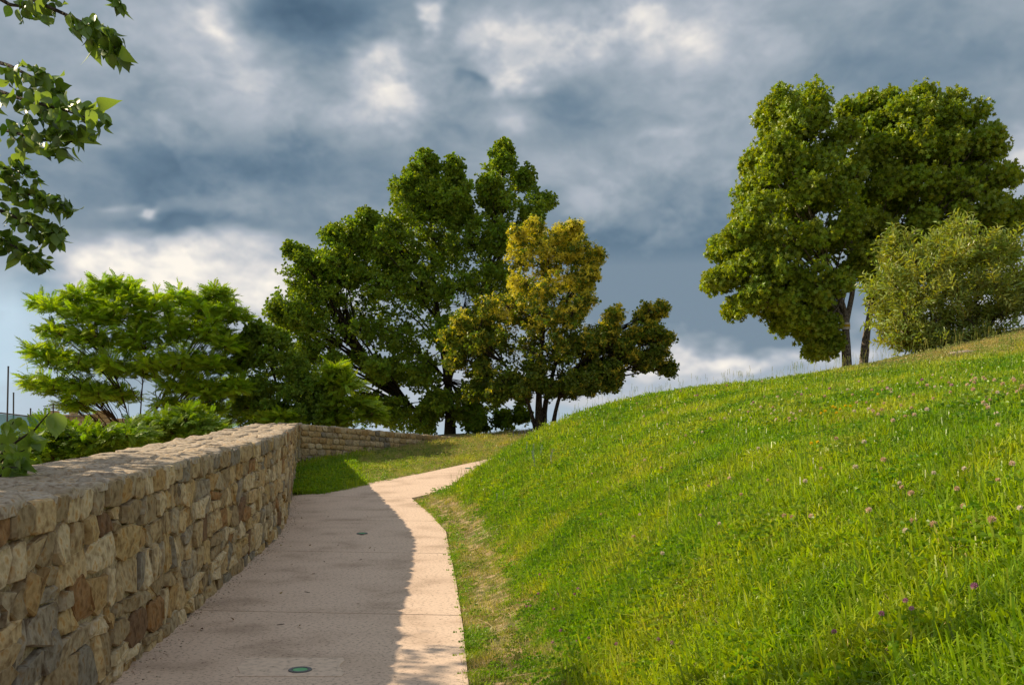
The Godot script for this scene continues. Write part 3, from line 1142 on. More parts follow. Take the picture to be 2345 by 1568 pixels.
func trees() -> void:
	# oak
	var d := 38.0
	var o := thing("oak_tree", "tall dark green oak tree with ragged peaks behind the yellow flowering tree", "tree", at(1030, 1004, d), "")
	var oak := sprig("oak")
	var L := [[985, 398, 30], [962, 430, 34], [1045, 412, 28], [1155, 345, 15], [1150, 385, 34], [1200, 415, 28], [1120, 440, 34], [1245, 458, 30], [1215, 500, 42], [945, 480, 45], [1005, 465, 50], [1055, 480, 42],
		[1150, 470, 55], [1160, 560, 65], [1090, 570, 70], [1000, 560, 75], [915, 560, 55], [862, 530, 22], [880, 590, 50], [835, 560, 32], [785, 560, 30], [800, 620, 60], [765, 620, 40], [690, 590, 22], [715, 620, 34], [700, 660, 45], [760, 690, 65], [870, 660, 75],
		[960, 670, 85], [1060, 680, 85], [1150, 650, 70], [680, 730, 48], [655, 735, 25], [740, 770, 65], [830, 760, 70], [920, 780, 72], [700, 820, 42], [790, 840, 52], [880, 850, 45], [960, 860, 50], [1040, 790, 60], [1110, 760, 60],
		[690, 880, 40], [760, 910, 50], [840, 930, 50], [905, 950, 42], [970, 960, 40], [1065, 930, 50], [1110, 890, 55], [1090, 970, 32], [1150, 965, 26], [1190, 950, 26], [1000, 920, 40]]
	var leaves := build_tree(o, [[[[1030, 1004], [1030, 930], [1022, 850, 0.2], [1005, 740, 0.3], [990, 600, 0.2], [985, 430]], 0.24, 0.05], [[[1022, 860], [1060, 780, -0.5], [1090, 700, -0.6], [1130, 560, -0.3], [1152, 380]], 0.14, 0.03], [[[985, 1000, 1.0], [950, 940, 0.6], [880, 880, 0.3], [800, 790], [720, 650]], 0.14, 0.03]], L, d, 2.9, M.bark_dark,
		{"color": Color(0.24, 0.38, 0.035), "sprigs": 8, "clumps": 20, "size": 1.15, "gaps": 0.22, "clump_r": 0.28, "holes": [[1066, 690, 18], [1050, 716, 13], [1002, 728, 12], [857, 800, 18], [884, 815, 13], [829, 868, 18], [800, 850, 12], [955, 745, 9], [930, 700, 8], [960, 600, 8], [780, 720, 8]]})
	scatter(oak, M.leaf, leaves.xf, leaves.tint, "crown", o)
	# smaller oak at its left
	d = 31.0
	o = thing("young_oak_tree", "smaller dark oak with thin bare shoots on top beside the feathery green tree", "tree", at(650, 1040, d))
	L = [[598, 765, 26], [575, 790, 28], [640, 780, 24], [565, 830, 34], [625, 825, 42], [690, 850, 42], [600, 890, 45], [660, 900, 48], [720, 900, 40], [575, 940, 36], [640, 950, 42], [700, 950, 42], [745, 945, 32], [610, 990, 35], [680, 990, 35]]
	leaves = build_tree(o, [[[[650, 1040], [645, 960], [630, 870], [605, 770]], 0.10, 0.02], [[[660, 1040], [690, 940], [700, 850]], 0.08, 0.02]], L, d, 1.2, M.bark_dark, {"color": Color(0.21, 0.34, 0.035), "sprigs": 10, "clumps": 12, "size": 1.0, "gaps": 0.2, "clump_r": 0.28})
	scatter(oak, M.leaf, leaves.xf, leaves.tint, "crown", o)
	for s in [[597, 750, 592, 722], [625, 755, 628, 728], [612, 760, 610, 742]]:
		var sh := Shape.new()
		sh.tube([local(o, at(s[0], s[1], d)), local(o, at((s[0] + s[2]) / 2 + 1, (s[1] + s[3]) / 2, d)), local(o, at(s[2], s[3], d))], [0.012, 0.008, 0.005], 5)
		put(sh.mesh(), "shoot", M.bark_red, o)
	# lime tree in flower
	d = 34.0
	o = thing("lime_tree", "lime tree full of yellow blossom at the top of the lawn", "tree", at(1238, 985, d))
	L = [[1185, 548, 18], [1228, 535, 26], [1282, 545, 30], [1312, 535, 18], [1200, 590, 40], [1260, 595, 46], [1318, 585, 36], [1358, 600, 17], [1190, 650, 45], [1250, 665, 52], [1318, 650, 42], [1345, 645, 20], [1170, 715, 45], [1230, 735, 55], [1300, 725, 55], [1335, 700, 25],
		[1112, 715, 30], [1060, 745, 32], [1030, 772, 20], [1090, 785, 45], [1045, 825, 32], [1150, 795, 55], [1220, 815, 60], [1290, 805, 55], [1345, 790, 42], [1402, 728, 22], [1385, 765, 30], [1100, 855, 42], [1160, 875, 48], [1230, 875, 45], [1300, 875, 50], [1360, 850, 42], [1420, 800, 28], [1400, 850, 30],
		[1350, 880, 30], [1400, 878, 18], [1085, 900, 30], [1135, 905, 30], [1195, 900, 22], [1260, 890, 24], [1310, 885, 24], [1478, 722, 22], [1505, 715, 16], [1450, 770, 16], [1488, 765, 26], [1500, 815, 28], [1525, 845, 20], [1478, 835, 20], [1520, 780, 15], [1445, 815, 14]]
	leaves = build_tree(o, [[[[1235, 985], [1234, 920], [1238, 820], [1250, 700], [1262, 560]], 0.17, 0.03], [[[1245, 985, 0.3], [1250, 920, 0.3], [1280, 800, 0.4], [1310, 620, 0.3]], 0.13, 0.03], [[[1262, 985, -0.2], [1278, 920, -0.2], [1310, 850, -0.2], [1400, 780, -0.1], [1480, 760]], 0.09, 0.02], [[[1230, 980, 0.1], [1200, 900, -0.4], [1130, 800, -0.3], [1080, 740]], 0.08, 0.02]], L, d, 2.1, M.bark_dark,
		{"color": Color(0.17, 0.26, 0.03), "sprigs": 8, "clumps": 17, "size": 1.15, "gaps": 0.2, "lift": -0.1, "clump_r": 0.27, "fork": 0.38, "steep": 0.35})
	var bx := []
	var bt := []
	var lx := []
	var lt := []
	for i in leaves.xf.size():
		var y: float = leaves.lobe_y[i]
		var share := clampf(0.84 - (y - 640.0) / 300.0, 0.12, 0.80)
		if rng.randf() < share:
			bx.append(leaves.xf[i])
			var v := rng.randf_range(0.8, 1.15)
			bt.append(Color(0.74 * v, 0.66 * v, 0.09 * v))
		else:
			lx.append(leaves.xf[i])
			lt.append(leaves.tint[i])
	scatter(sprig("linden"), M.leaf, lx, lt, "crown", o)
	scatter(sprig("blossom"), M.leaf_soft, bx, bt, "blossom", o)
	# two maples on the crest of the bank
	d = 29.0
	var maple := sprig("maple")
	var mopt := {"color": Color(0.28, 0.40, 0.036), "sprigs": 6, "clumps": 20, "size": 1.05, "gaps": 0.40, "lift": 0.1, "clump_r": 0.28, "twig": 0.24, "holes": [[1869, 499, 20], [1890, 520, 12], [1897, 392, 10], [1935, 600, 16], [1985, 605, 10], [1968, 690, 18], [1800, 600, 9], [2075, 500, 14], [2110, 470, 9], [1830, 690, 9]]}
	o = thing("maple_tree", "maple with a painted trail mark on its trunk at the crest of the bank", "tree", at(1942, 856, d))
	L = [[1768, 248, 14], [1785, 280, 24], [1838, 235, 22], [1855, 265, 30], [1835, 310, 45], [1795, 325, 34], [1745, 358, 28], [1780, 390, 50], [1850, 390, 55], [1738, 420, 34], [1800, 465, 55], [1875, 470, 55], [1722, 490, 38], [1692, 540, 32], [1665, 555, 18], [1750, 555, 55], [1830, 560, 52], [1905, 545, 55],
		[1700, 605, 42], [1668, 635, 24], [1638, 645, 13], [1760, 635, 50], [1830, 645, 48], [1720, 680, 34], [1698, 700, 18], [1780, 700, 40], [1850, 700, 38], [1895, 655, 36], [1812, 735, 24], [1866, 755, 20], [1880, 800, 14], [1900, 790, 13], [1935, 430, 55], [1915, 340, 45], [1955, 610, 40]]
	leaves = build_tree(o, [[[[1942, 856], [1938, 790], [1934, 715], [1908, 640], [1868, 520, -0.3], [1842, 320, -0.2]], 0.165, 0.03], [[[1935, 730], [1955, 650, 0.1], [1950, 540, 0.3], [1925, 350, 0.2]], 0.10, 0.03]], L, d, 2.2, M.bark_maple, mopt)
	scatter(maple, M.leaf, leaves.xf, leaves.tint, "crown", o)
	# trail mark: white, yellow, white bands painted on the bark
	var mark := Node3D.new()
	mark.name = "trail_mark"
	o.add_child(mark)
	for b in [[739.0, 743.5, Color(0.72, 0.69, 0.62), "white_band"], [743.7, 749.5, Color(0.62, 0.42, 0.03), "yellow_band"], [749.7, 755.0, Color(0.72, 0.69, 0.62), "white_band"]]:
		var sh := Shape.new()
		for i in 9:
			var a := lerpf(-1.05, 0.9, i / 8.0)
			for yy in [b[0], b[1]]:
				var axis := local(o, at(1935.9 + (yy - 745.0) * 0.03, yy, d))
				sh.vert(axis + Vector3(sin(a) * 0.152, 0, cos(a) * 0.152))
		for i in 8:
			sh.quad(i * 2, i * 2 + 2, i * 2 + 3, i * 2 + 1)
		put(soft(sh), b[3], textured(lin(b[2].r, b[2].g, b[2].b), M.mortar.albedo_texture, 6.0, 0.8), mark)
	o = thing("maple_tree", "leaning maple with a plain grey trunk behind the light green bush", "tree", at(1976, 846, d + 0.6))
	L = [[1940, 255, 18], [1990, 240, 14], [2020, 240, 13], [2090, 240, 18], [2150, 255, 15], [2205, 285, 13], [1970, 295, 40], [2030, 285, 38], [2090, 290, 42], [2150, 300, 40], [1990, 365, 55], [2060, 365, 58], [2130, 365, 52], [2190, 350, 36], [2228, 335, 20], [2238, 370, 18], [2000, 450, 55], [2070, 455, 60], [2140, 450, 58],
		[2200, 435, 48], [2248, 435, 30], [2272, 425, 15], [1990, 530, 50], [2060, 545, 60], [2140, 540, 58], [2210, 515, 50], [2262, 495, 30], [2298, 500, 16], [2050, 620, 48], [2120, 615, 48], [2190, 590, 50], [2250, 565, 40], [2290, 585, 20], [2000, 600, 38], [2040, 675, 24], [2285, 540, 22]]
	leaves = build_tree(o, [[[[1976, 846, 0.6], [1984, 775, 0.6], [1997, 690, 0.6], [2005, 580, 0.7], [2045, 420, 0.7], [2085, 290, 0.6]], 0.15, 0.03], [[[1998, 680, 0.6], [2060, 580, 0.4], [2150, 460, 0.3], [2190, 370, 0.3]], 0.08, 0.02]], L, d + 0.6, 2.3, M.bark_maple, mopt)
	scatter(maple, M.leaf, leaves.xf, leaves.tint, "crown", o)
	# bush on the bank
	d = 20.5
	var bp := at(2205, 815, d)
	o = thing("willowy_bush", "light green many-stemmed bush with narrow leaves on the bank beside the maples", "bush", Vector3(bp.x, ground_h(bp.x, d), -d))
	L = [[2180, 552, 16], [2198, 590, 30], [2140, 612, 24], [2055, 572, 10], [2068, 610, 16], [2085, 645, 24], [2240, 610, 28], [2268, 592, 14], [2290, 650, 36], [2328, 660, 24], [2345, 690, 20], [2222, 670, 50], [2150, 685, 46], [2085, 700, 32], [2030, 665, 14], [2045, 730, 30], [2110, 745, 44], [2180, 745, 48], [2250, 730, 48], [2310, 720, 34], [2085, 785, 24], [2135, 790, 28], [2190, 800, 26], [2245, 790, 26], [2055, 765, 20]]
	leaves = build_tree(o, [[[[2190, 822], [2170, 740], [2140, 620]], 0.03, 0.01], [[[2200, 822], [2195, 720], [2185, 560]], 0.03, 0.01], [[[2210, 822], [2230, 720], [2265, 600]], 0.03, 0.01], [[[2225, 822], [2270, 740], [2330, 660]], 0.025, 0.008], [[[2180, 822], [2120, 760], [2050, 690]], 0.025, 0.008]], L, d, 1.3, M.bark_dark,
		{"color": Color(0.34, 0.44, 0.11), "sprigs": 4, "clumps": 8, "size": 1.1, "twig": 0.2, "gaps": 0.3, "lift": 0.7, "limb": 0.006, "fork": 0.1})
	scatter(sprig("lance"), M.leaf, leaves.xf, leaves.tint, "foliage", o)
	# locusts behind the wall
	var frond := sprig("frond")
	d = 30.0
	o = thing("locust_tree", "bright green feathery-leaved locust tree rising behind the rubble wall", "tree", on_ground(at(320, 1100, d).x, d))
	L = [[287, 658, 22], [262, 668, 22], [335, 690, 26], [205, 690, 26], [105, 695, 18], [150, 712, 30], [220, 730, 45], [300, 730, 50], [385, 715, 40], [430, 690, 24], [500, 680, 20], [482, 722, 36], [535, 720, 16], [420, 755, 48], [350, 780, 52], [260, 780, 52], [180, 772, 42], [140, 765, 24], [500, 775, 36], [532, 800, 18], [110, 810, 18],
		[150, 830, 36], [220, 845, 48], [300, 845, 42], [380, 840, 48], [450, 830, 45], [510, 840, 34], [95, 880, 20], [150, 892, 32], [220, 900, 36], [262, 905, 20], [430, 890, 40], [490, 900, 38], [545, 890, 22], [170, 930, 20], [400, 930, 26], [480, 940, 30]]
	leaves = build_tree(o, [[[[318, 1200], [318, 1010], [322, 930], [330, 820], [340, 700]], 0.035, 0.01], [[[305, 1200], [300, 1000], [270, 880], [220, 760]], 0.03, 0.01], [[[330, 1200], [345, 980], [390, 880], [470, 740]], 0.035, 0.01], [[[310, 1200], [290, 1000], [210, 930], [130, 860]], 0.025, 0.008], [[[335, 1200], [350, 1000], [430, 930], [520, 870]], 0.025, 0.008]], L, d, 1.9, M.bark_red,
		{"color": Color(0.33, 0.50, 0.03), "sprigs": 11, "clumps": 10, "size": 1.35, "gaps": 0.25, "twig": 0.2, "flat": true, "limb": 0.007, "clump_r": 0.5, "fork": 0.3})
	scatter(frond, M.leaf_soft, leaves.xf, leaves.tint, "crown", o)
	var shrubs := [
		[17.0, "low feathery locust shrub crowding the back edge of the rubble wall", [[85, 1030, 26], [130, 1005, 32], [190, 1000, 36], [250, 1015, 36], [300, 1000, 30], [150, 1045, 36], [60, 1070, 26], [210, 1050, 34]], Color(0.20, 0.33, 0.03)],
		[20.0, "dense shady locust shrub under the feathery locust tree", [[330, 985, 30], [390, 975, 34], [440, 965, 36], [360, 1010, 32], [420, 1000, 34], [480, 985, 32], [300, 1020, 30]], Color(0.20, 0.32, 0.03)],
		[33.0, "dark locust shrub at the far end of the broad wall top", [[520, 940, 34], [565, 920, 30], [500, 970, 30], [560, 960, 30], [540, 880, 24], [590, 950, 20]], Color(0.20, 0.32, 0.03)],
		[31.0, "yellowish green young locust behind the low block wall", [[772, 850, 14], [760, 880, 22], [800, 885, 26], [782, 925, 36], [828, 925, 28], [742, 945, 24], [812, 955, 30], [852, 950, 18], [770, 965, 30], [740, 965, 20]], Color(0.34, 0.48, 0.03)],
		[30.2, "small locust shoot above the corner of the two walls", [[650, 960, 14], [668, 966, 10], [632, 968, 10]], Color(0.34, 0.48, 0.03)]]
	for s in shrubs:
		d = s[0]
		var mid: Array = s[2][s[2].size() / 2]
		var foot := at(mid[0], 1100, d)
		foot.y = ground_h(foot.x, d)
		o = thing("locust_shrub", s[1], "shrub", foot, "locust shrubs behind the walls")
		var py := YH - (foot.y - EYE) / d * FOC
		var st := []
		for k in 4:
			var q: Array = s[2][(k * 2) % s[2].size()]
			st.append([[[mid[0] + (k - 1.5) * 6.0, py], [lerpf(mid[0], q[0], 0.5), lerpf(py, q[1], 0.6)], [q[0], q[1]]], 0.018, 0.006])
		leaves = build_tree(o, st, s[2], d, 0.7, M.bark_red, {"color": s[3], "sprigs": 12, "clumps": 8, "flat": true, "size": 1.05 if d < 25.0 else 1.35, "gaps": 0.1, "limb": 0.006, "clump_r": 0.5, "fork": 0.2})
		scatter(frond, M.leaf_soft, leaves.xf, leaves.tint, "foliage", o)
	near_branches()


func broad_leaf(l: float, bend: float) -> ArrayMesh:
	var sh := Shape.new()
	blade(sh, Transform3D.IDENTITY, [[0.0, 0.0], [l * 0.04, l * 0.17], [l * 0.12, l * 0.29], [l * 0.24, l * 0.36], [l * 0.38, l * 0.37], [l * 0.52, l * 0.33], [l * 0.66, l * 0.25], [l * 0.78, l * 0.16], [l * 0.88, l * 0.07], [l, 0.0]], Color(1, 1, 0.999), 0.28, bend)
	return soft(sh)


func near_branches() -> void:
	# a lime tree left of the view whose twig ends hang into it
	var o := thing("overhanging_tree", "leafy twigs of a tree hanging into view from beyond the rubble wall", "tree", Vector3(-7.6, ground_h(-7.6, 8.0), -8.0))
	var trunk := Shape.new()
	var base := Vector3.ZERO
	trunk.tube([base + Vector3(0, -0.3, 0), base + Vector3(0.1, 1.5, 0.1), base + Vector3(0.2, 3.2, 0.3), base + Vector3(0.1, 5.2, 0.1), base + Vector3(0, 7.0, 0)], [0.26, 0.2, 0.17, 0.11, 0.04], 10)
	put(trunk.mesh(), "trunk", M.bark_dark, o)
	var kinds := []
	for k in 4:
		kinds.append(broad_leaf(0.1 + 0.012 * k, 1.0 + 2.0 * k))
	var mats := []
	for c in [[0.09, 0.16, 0.018], [0.11, 0.19, 0.02], [0.07, 0.135, 0.016], [0.15, 0.25, 0.025]]:
		var m := plain(lin(c[0], c[1], c[2]), 0.38, 0.5)
		m.backlight_enabled = true
		m.backlight = Color(0.55, 0.65, 0.2)
		mats.append(m)
	# twigs: points in photo units with their distance; leaf count; spread
	var tw := [
		[[[-260, -120, 5.4], [-60, -40, 5.0], [60, -8, 4.8], [125, 22, 4.7], [190, 52, 4.6], [240, 78, 4.6], [262, 108, 4.55]], 34, 24.0],
		[[[-60, -40, 5.0], [20, 10, 4.9], [70, 18, 4.9]], 6, 20.0],
		[[[-260, 60, 5.5], [-80, 120, 5.1], [20, 150, 4.9], [80, 180, 4.8], [110, 200, 4.8]], 22, 30.0],
		[[[-260, 140, 5.4], [-60, 190, 5.0], [60, 230, 4.7], [140, 250, 4.6], [215, 275, 4.5]], 46, 34.0],
		[[[-260, 230, 5.4], [-50, 280, 5.0], [20, 300, 4.8], [90, 320, 4.7], [165, 325, 4.6]], 34, 26.0],
		[[[-260, 330, 6.2], [-60, 370, 5.9], [20, 385, 5.8], [60, 400, 5.8]], 26, 30.0],
		[[[-260, 380, 6.2], [-40, 420, 5.9], [50, 440, 5.8], [95, 455, 5.7], [145, 470, 5.7]], 36, 24.0],
		[[[-260, 430, 6.2], [-60, 460, 5.9], [20, 490, 5.8], [80, 520, 5.7], [125, 535, 5.7]], 40, 26.0],
		[[[-260, 480, 6.2], [-60, 520, 5.9], [0, 545, 5.8], [50, 575, 5.7], [88, 595, 5.7]], 32, 20.0],
		[[[-260, -420, 5.0], [100, -220, 4.8], [255, -60, 4.7], [270, -14, 4.7], [272, 2, 4.7]], 3, 6.0]]
	var placed := 0
	var more_xf := []
	var more_tint := []
	for t in tw:
		var pts := []
		for p in t[0]:
			pts.append(local(o, at(p[0], p[1], p[2])))
		var rad := []
		for i in pts.size():
			rad.append(lerpf(0.016, 0.003, float(i) / (pts.size() - 1)))
		var sh := Shape.new()
		sh.tube(pts, rad, 6)
		put(sh.mesh(), "twig", M.bark_dark, o)
		var root := Shape.new()
		var from := Vector3(0.15, 2.2 + 0.25 * (600 - t[0][0][1]) / 100.0, 0.1)
		root.tube(curve_pts(from, pts[0], Vector3(0, 0.3, 0), 6), [0.06, 0.05, 0.04, 0.034, 0.028, 0.022, 0.016], 7)
		put(root.mesh(), "limb", M.bark_dark, o)
		for k in t[1]:
			var f := pow(rng.randf(), 0.75)
			var seg := f * (pts.size() - 2) + 1.0 if pts.size() > 2 else f
			var i := clampi(int(seg), 0, pts.size() - 2)
			var q: Vector3 = pts[i].lerp(pts[i + 1], seg - i)
			if k < 3:
				q = pts[-1]
			var along: Vector3 = (pts[i + 1] - pts[i]).normalized()
			var off: Vector3 = unit() * t[2] / FOC * 4.8
			var dir := (along * rng.randf_range(0.3, 1.0) + Vector3(0, -rng.randf_range(0.1, 0.9), 0) + unit() * 0.55).normalized()
			if placed < 300:
				var lf := put(kinds[rng.randi() % 4], "leaf", mats[[0, 1, 2, 0, 1, 3][rng.randi() % 6]], o)
				lf.transform = Transform3D(aim(dir, rng.randf() * TAU, rng.randf_range(0.42, 0.75)), q + off)
				placed += 1
			for j in 2:   # more of the same, hidden among them
				var dir2 := (dir + unit() * 0.8 + Vector3(0, -0.3, 0)).normalized()
				more_xf.append(Transform3D(aim(dir2, rng.randf() * TAU, rng.randf_range(0.4, 0.7)), q + unit() * t[2] / FOC * 4.8))
				more_tint.append(shade_of(Color(0.10, 0.175, 0.02), 0.3))
	scatter(kinds[1], leafy(0.4, Color(0.55, 0.65, 0.2), 0.5), more_xf, more_tint, "leaves", o)
	# its unseen crown left of the view, shaped so its shade dapples the wall
	var xf := []
	var tint := []
	while xf.size() < 2400:
		var u := unit() * pow(rng.randf(), 0.4)
		var p := Vector3(-6.8, 4.9, -7.2) + Vector3(u.x * 3.2, u.y * 2.9, u.z * 4.0)
		var run := (p.y - 0.4) / 0.65      # where its shadow would fall; decides which leaves stay
		var sx := p.x + 0.951 * run
		var sd := -p.z - 0.309 * run
		if p.x / p.z < 0.535 or N2.get_noise_3dv(p * 3.0) < -0.12 or (sx > -1.35 and sd > 2.2 and not (sx < 0.6 and sd < 6.0) and not (sx < -0.3 and sd < 7.7 and rng.randf() < 0.3)):
			continue
		xf.append(Transform3D(aim(unit() + Vector3(0, -0.4, 0), rng.randf() * TAU, rng.randf_range(1.0, 1.5)), local(o, p)))
		tint.append(shade_of(Color(0.06, 0.12, 0.018)))
	scatter(sprig("linden"), M.leaf, xf, tint, "crown", o)
	# climber over the near end of the wall top
	var v := thing("climbing_shrub", "broad-leaved climber sprawling over the back of the rubble wall", "shrub", Vector3(-4.2, ground_h(-4.2, 7.4), -7.4))
	var n := 0
	for t in [[[[-40, 1180, 7.5], [-10, 1050, 7.3], [41, 1008, 7.1], [79, 983, 7.0], [98, 960, 6.9], [112, 944, 6.9]], 7, 16.0], [[[-50, 1190, 7.6], [-20, 1080, 7.5], [10, 1000, 7.4], [30, 965, 7.3]], 16, 26.0], [[[-50, 1200, 7.4], [0, 1080, 7.2], [30, 1040, 7.0], [55, 1030, 7.0]], 22, 30.0], [[[-60, 1200, 7.3], [-10, 1100, 7.1], [20, 1070, 6.9], [50, 1070, 6.9]], 24, 24.0], [[[-40, 1180, 7.6], [0, 1060, 7.6], [45, 1000, 7.6]], 14, 26.0]]:
		var pts := []
		for p in t[0]:
			pts.append(local(v, at(p[0], p[1], p[2])))
		var rad := []
		for i in pts.size():
			rad.append(lerpf(0.012, 0.0035, float(i) / (pts.size() - 1)))
		var sh := Shape.new()
		sh.tube(pts, rad, 6)
		put(sh.mesh(), "stem", M.bark_dark, v)
		for k in t[1]:
			var seg := rng.randf() * (pts.size() - 2) + 1.0
			var i := clampi(int(seg), 0, pts.size() - 2)
			var q: Vector3 = pts[i].lerp(pts[i + 1], seg - i) + unit() * t[2] / FOC * 7.2
			var lf := put(kinds[rng.randi() % 4], "leaf", mats[rng.randi() % 4], v)
			lf.transform = Transform3D(aim(Vector3(rng.randf_range(-0.4, 1.0), -rng.randf_range(0.1, 0.8), rng.randf_range(-0.6, 0.6)), rng.randf() * TAU, rng.randf_range(0.7, 1.15)), q)
			n += 1
	var big := put(broad_leaf(0.19, 0.8), "leaf", mats[2], v)
	big.transform = Transform3D(aim(Vector3(0.1, -1, 0.1), 0.25, 1.0), local(v, at(126, 944, 6.9)))


# ------------------------------------------------------------------ grass
func tuft(kind: String) -> ArrayMesh:
	var sh := Shape.new()
	var g := Color(1, 1, 0.999)
	var n := 14
	var lo := 0.03
	var hi := 0.085
	var wide := 0.0034
	var spread := 0.035
	match kind:
		"lush":
			n = 9; lo = 0.06; hi = 0.135; wide = 0.0046; spread = 0.028
		"short":
			n = 15; lo = 0.025; hi = 0.075; wide = 0.0024; spread = 0.03
		"dry":
			n = 8; lo = 0.03; hi = 0.10; wide = 0.0017; spread = 0.04
	if kind == "weed":
		for i in 10:
			var a := i * 2.4 + rng.randf()
			var dir := Vector3(cos(a), rng.randf_range(0.4, 1.6), sin(a)).normalized()
			var l := rng.randf_range(0.04, 0.085)
			blade(sh, Transform3D(aim(dir, PI / 2 - a + rng.randfn(0, 0.5), 1.0), Vector3(rng.randfn(0, 0.012), rng.randf_range(0.0, 0.05), rng.randfn(0, 0.012))), [[0.0, 0.0], [l * 0.3, l * 0.12], [l * 0.65, l * 0.13], [l, 0.0]], shade_of(g, 0.2), 0.35, 4.0)
		return sh.mesh()
	if kind == "clover":
		for i in 9:
			var root := Vector3(rng.randfn(0, 0.03), 0, rng.randfn(0, 0.03))
			var top := root + Vector3(rng.randfn(0, 0.02), rng.randf_range(0.03, 0.10), rng.randfn(0, 0.02))
			for k in 3:
				var a := k * TAU / 3.0 + i
				var dir := Vector3(cos(a), rng.randf_range(0.0, 0.35), sin(a)).normalized()
				var l := rng.randf_range(0.016, 0.026)
				blade(sh, Transform3D(aim(dir, 0.0, 1.0), top), [[0.0, 0.0], [l * 0.4, l * 0.34], [l * 0.8, l * 0.36], [l, 0.0]], shade_of(g, 0.15), 0.2)
		return sh.mesh()
	for i in n:
		var root := Vector3(rng.randfn(0, spread), 0, rng.randfn(0, spread))
		var h := rng.randf_range(lo, hi)
		var lean := Vector3(rng.randfn(0, 0.4), 0, rng.randfn(0, 0.4))
		var side := Vector3(rng.randfn(), 0, rng.randfn()).normalized() * wide
		var col := shade_of(g, 0.2)
		var p1 := root + Vector3(lean.x * h * 0.35, h * 0.55, lean.z * h * 0.35)
		var p2 := root + Vector3(lean.x * h * 1.1, h * 0.92, lean.z * h * 1.1)
		var p3 := p2 + Vector3(lean.x * h * 0.6, h * 0.02 - h * lean.length() * 0.2, lean.z * h * 0.6)
		var a := sh.vert(root - side, col)
		var b := sh.vert(root + side, col)
		var c := sh.vert(p1 + side * 0.9, col)
		var e := sh.vert(p1 - side * 0.9, col)
		var f := sh.vert(p2 + side * 0.55, col)
		var q := sh.vert(p2 - side * 0.55, col)
		var t := sh.vert(p3, col)
		sh.quad(a, e, c, b)
		sh.quad(e, q, f, c)
		sh.tri(q, t, f)
	return sh.mesh()


func up_at(x: float, d: float) -> Vector3:
	var h := ground_h(x, d)
	return Vector3(-(ground_h(x + 0.15, d) - h) / 0.15, 1.0, (ground_h(x, d + 0.15) - h) / 0.15).normalized()


